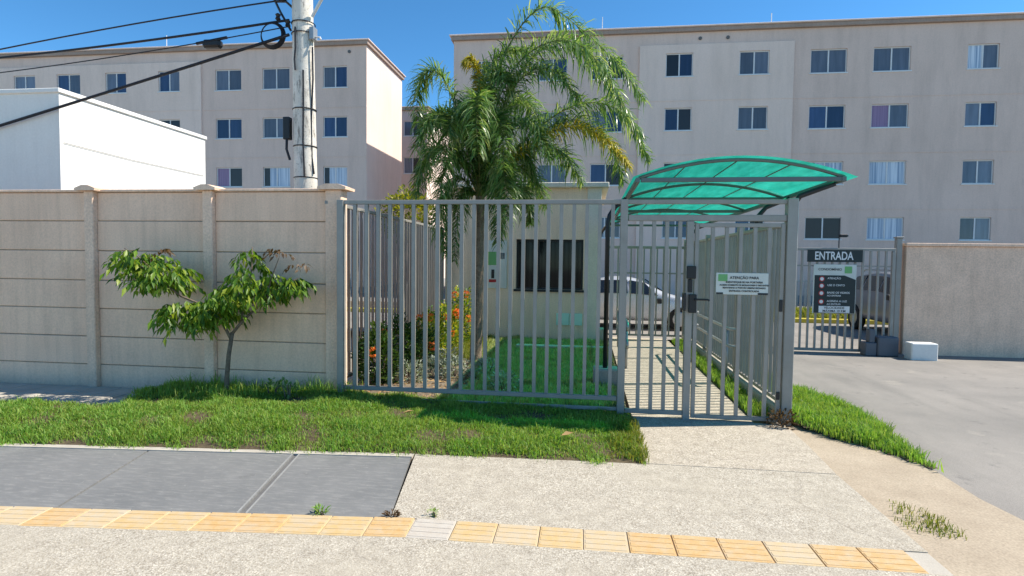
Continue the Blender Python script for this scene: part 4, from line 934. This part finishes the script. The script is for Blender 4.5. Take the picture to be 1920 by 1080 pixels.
for x, y, lab in ((-1.75, 5.35, 'curled dry brown leaf lying on the lawn'), (-.2, 5.0, 'dry leaf on the lawn edge by the pavement')):
    z = float(hf(np.array([x]), np.array([y]))[0])+.07
    V, F = leaves(np.array([[x, y, z]]), np.array([[1, .3, .1]]), .11, .07, .25, -.1); tag(npmesh('dry_leaf', V, F, 'deadleaf'), lab, 'leaf')
# fallen leaves in the bed
n = 500; P = np.c_[rng.uniform(-2.8, -.6, n), rng.uniform(6.3, 7.6, n)]; z = hin(P[:, 0], P[:, 1])+.012
a = rng.uniform(0, 6.28, n); V, F = leaves(np.c_[P, z], np.c_[np.cos(a), np.sin(a), rng.uniform(-.1, .3, n)], .05, .025, .2, .1)
tag(npmesh('leaf_litter', V, F, 'deadleaf'), 'scattered dry leaf litter in the garden bed behind the railing', None, None, 'stuff')

# ---------------------------------------------------------------- cars
def car(name, label, st, hw, wheels, paint, cabin, wr_=.31, rails=False):
    t = thing(name, label, 'car', (0, 0, 0))
    rows = []
    for x, zb, zl, zr, wl, wt in st:
        half = [(wl*.80, zb), (wl*.97, zb+.10), (wl, zb+(zl-zb)*.5), (wl*.975, zl), ((wl*.97+wt)/2+.03, zl+(zr-zl)*.5), (wt, zr-.035*(zr > zl+.1)), (wt*.75, zr), (0, zr+.015)]
        rows.append([(x, y, z) for y, z in half]+[(x, -y, z) for y, z in reversed(half[:-1])])
    n = len(rows[0]); mb = MB()
    fs = [(i*n+k, i*n+k+1, (i+1)*n+k+1, (i+1)*n+k) for i in range(len(rows)-1) for k in range(n-1)]+[(i*n+n-1, i*n, (i+1)*n, (i+1)*n+n-1) for i in range(len(rows)-1)]
    mb.add([p for r in rows for p in r], fs+[tuple(range(n)), tuple((len(rows)-1)*n+k for k in range(n))[::-1]])
    b = mb.build('body', paint, t, True)
    bv = b.modifiers.new('Subdivision', 'SUBSURF'); bv.levels = 1; bv.render_levels = 2
    def sidept(x, f):                                                        # point on the greenhouse side
        xs = [s[0] for s in st]; g = lambda j: float(np.interp(x, xs, [s[j] for s in st]))
        zl, zr, wl, wt = g(2), g(3), g(4), g(5); return (x, (wl*.975)*(1-f)+wt*f, zl+(zr-zl)*f)
    for a, c, a2, c2 in cabin['side']:
        for s in (1, -1):
            q = [sidept(a, .10), sidept(c, .10), sidept(c2, .84), sidept(a2, .84)]
            q = [(x, (y+.022)*s, z) for x, y, z in q]; q2 = [(x, y-.03*s, z) for x, y, z in q]
            MB().add(q+q2, [(0, 1, 2, 3), (7, 6, 5, 4), (0, 4, 5, 1), (1, 5, 6, 2), (2, 6, 7, 3), (3, 7, 4, 0)]).build('side_window', 'carglass', t)
    for (xa, za, wa), (xb, zb, wb_), nm in cabin['ends']:
        d = Vector((xb-xa, 0, zb-za)).normalized(); nrm = Vector((-d.z, 0, d.x))*(1 if xb < xa else -1)
        if nrm.z < 0: nrm = -nrm
        q = [(xa, -wa, za), (xa, wa, za), (xb, wb_, zb), (xb, -wb_, zb)]; up_ = [tuple(Vector(p)+nrm*.03) for p in q]
        MB().add(up_+q, [(0, 1, 2, 3), (7, 6, 5, 4), (0, 4, 5, 1), (1, 5, 6, 2), (2, 6, 7, 3), (3, 7, 4, 0)]).build(nm, 'carglass', t)
    for x in wheels:
        for s in (1, -1):
            y = s*(hw-.08)
            wh = MB().tube([(x, y-.1*s, wr_), (x, y-.09*s, wr_), (x, y+.08*s, wr_), (x, y+.09*s, wr_)], [wr_*.9, wr_, wr_, wr_*.92], 20).build('wheel', 'tyre', t, True)
            rm = MB().tube([(x, y+.088*s, wr_), (x, y+.098*s, wr_)], [wr_*.64, wr_*.55], 16).build('rim', 'rim', wh)
    x0, x1 = st[0][0], st[-1][0]; zb = st[1][1]; zl = st[1][2]
    for s in (1, -1):
        MB().bbox(x0-.02, x0+.2, s*hw*.62-.16, s*hw*.62+.16, zl-.22, zl-.08, .02).build('headlight', 'lamp', t)
        MB().bbox(x1-.18, x1+.02, s*hw*.70-.11, s*hw*.70+.11, zl-.18, zl+.02, .02).build('tail_light', 'tail', t)
        MB().bbox(cabin['mirror']-.06, cabin['mirror']+.06, s*(hw+.08)-.08, s*(hw+.08)+.08, zl+.02, zl+.16, .02).build('mirror', 'blackplastic', t)
    MB().bbox(x0-.03, x0+.1, -hw*.4, hw*.4, zb+.12, zb+.26, .01).build('grille', 'blackplastic', t)
    MB().bbox(x0-.045, x0-.02, -.2, .2, zb+.14, zb+.24, .002).build('number_plate', 'frame', t)
    if rails:
        for s in (1, -1): MB().tube([(rails[0], s*.52, rails[2]), (rails[0]+.1, s*.52, rails[2]+.07), (rails[1]-.1, s*.52, rails[2]+.07), (rails[1], s*.52, rails[2])], .018, 6).build('roof_rail', 'rim', t)
    return t
sed = [(-2.05, .32, .62, .63, .60, .40), (-1.95, .22, .70, .71, .78, .55), (-1.5, .2, .82, .84, .84, .66), (-.95, .2, .90, .95, .85, .66), (-.35, .2, .92, 1.34, .85, .58), (.2, .2, .93, 1.42, .85, .58), (.8, .2, .94, 1.38, .85, .57),
       (1.35, .2, .95, 1.04, .84, .60), (1.8, .22, .93, .98, .80, .62), (2.02, .32, .86, .90, .68, .5)]
c1 = car('parked_car', 'silver sedan parked in the yard seen through the pedestrian gate', sed, .85, (-1.3, 1.25), 'carsilver',
    dict(side=[(-.72, .02, -.38, .02), (.07, .98, .07, .78)], ends=[((-.93, .97, .60), (-.40, 1.33, .50), 'windscreen'), ((1.33, 1.03, .56), (.85, 1.36, .48), 'rear_window')], mirror=-.75))
c1.location = (1.15, 16.4, -.15); c1.rotation_euler = (0, 0, math.pi)
suv = [(-2.1, .42, .80, .81, .66, .5), (-2.0, .30, .92, .93, .84, .62), (-1.5, .28, 1.00, 1.03, .89, .70), (-1.0, .28, 1.04, 1.10, .90, .72), (-.45, .28, 1.06, 1.55, .90, .66), (.2, .28, 1.07, 1.62, .90, .66), (1.2, .28, 1.08, 1.60, .90, .66),
       (1.85, .28, 1.08, 1.50, .88, .64), (2.05, .32, 1.02, 1.1, .82, .6), (2.12, .42, .9, .92, .72, .5)]
c2 = car('parked_car', 'dark grey off road car with roof rails parked beyond the sliding gate', suv, .90, (-1.3, 1.25), 'cargrey',
    dict(side=[(-.82, -.06, -.48, -.06), (.0, .85, .0, .85), (.92, 1.7, .92, 1.55)], ends=[((-.98, 1.12, .64), (-.5, 1.53, .56), 'windscreen'), ((2.03, 1.12, .56), (1.87, 1.47, .52), 'rear_window')], mirror=-.85), .36, (-.3, 1.6, 1.60))
c2.location = (8.35, 16.0, -.15); c2.rotation_euler = (0, 0, math.pi/2)
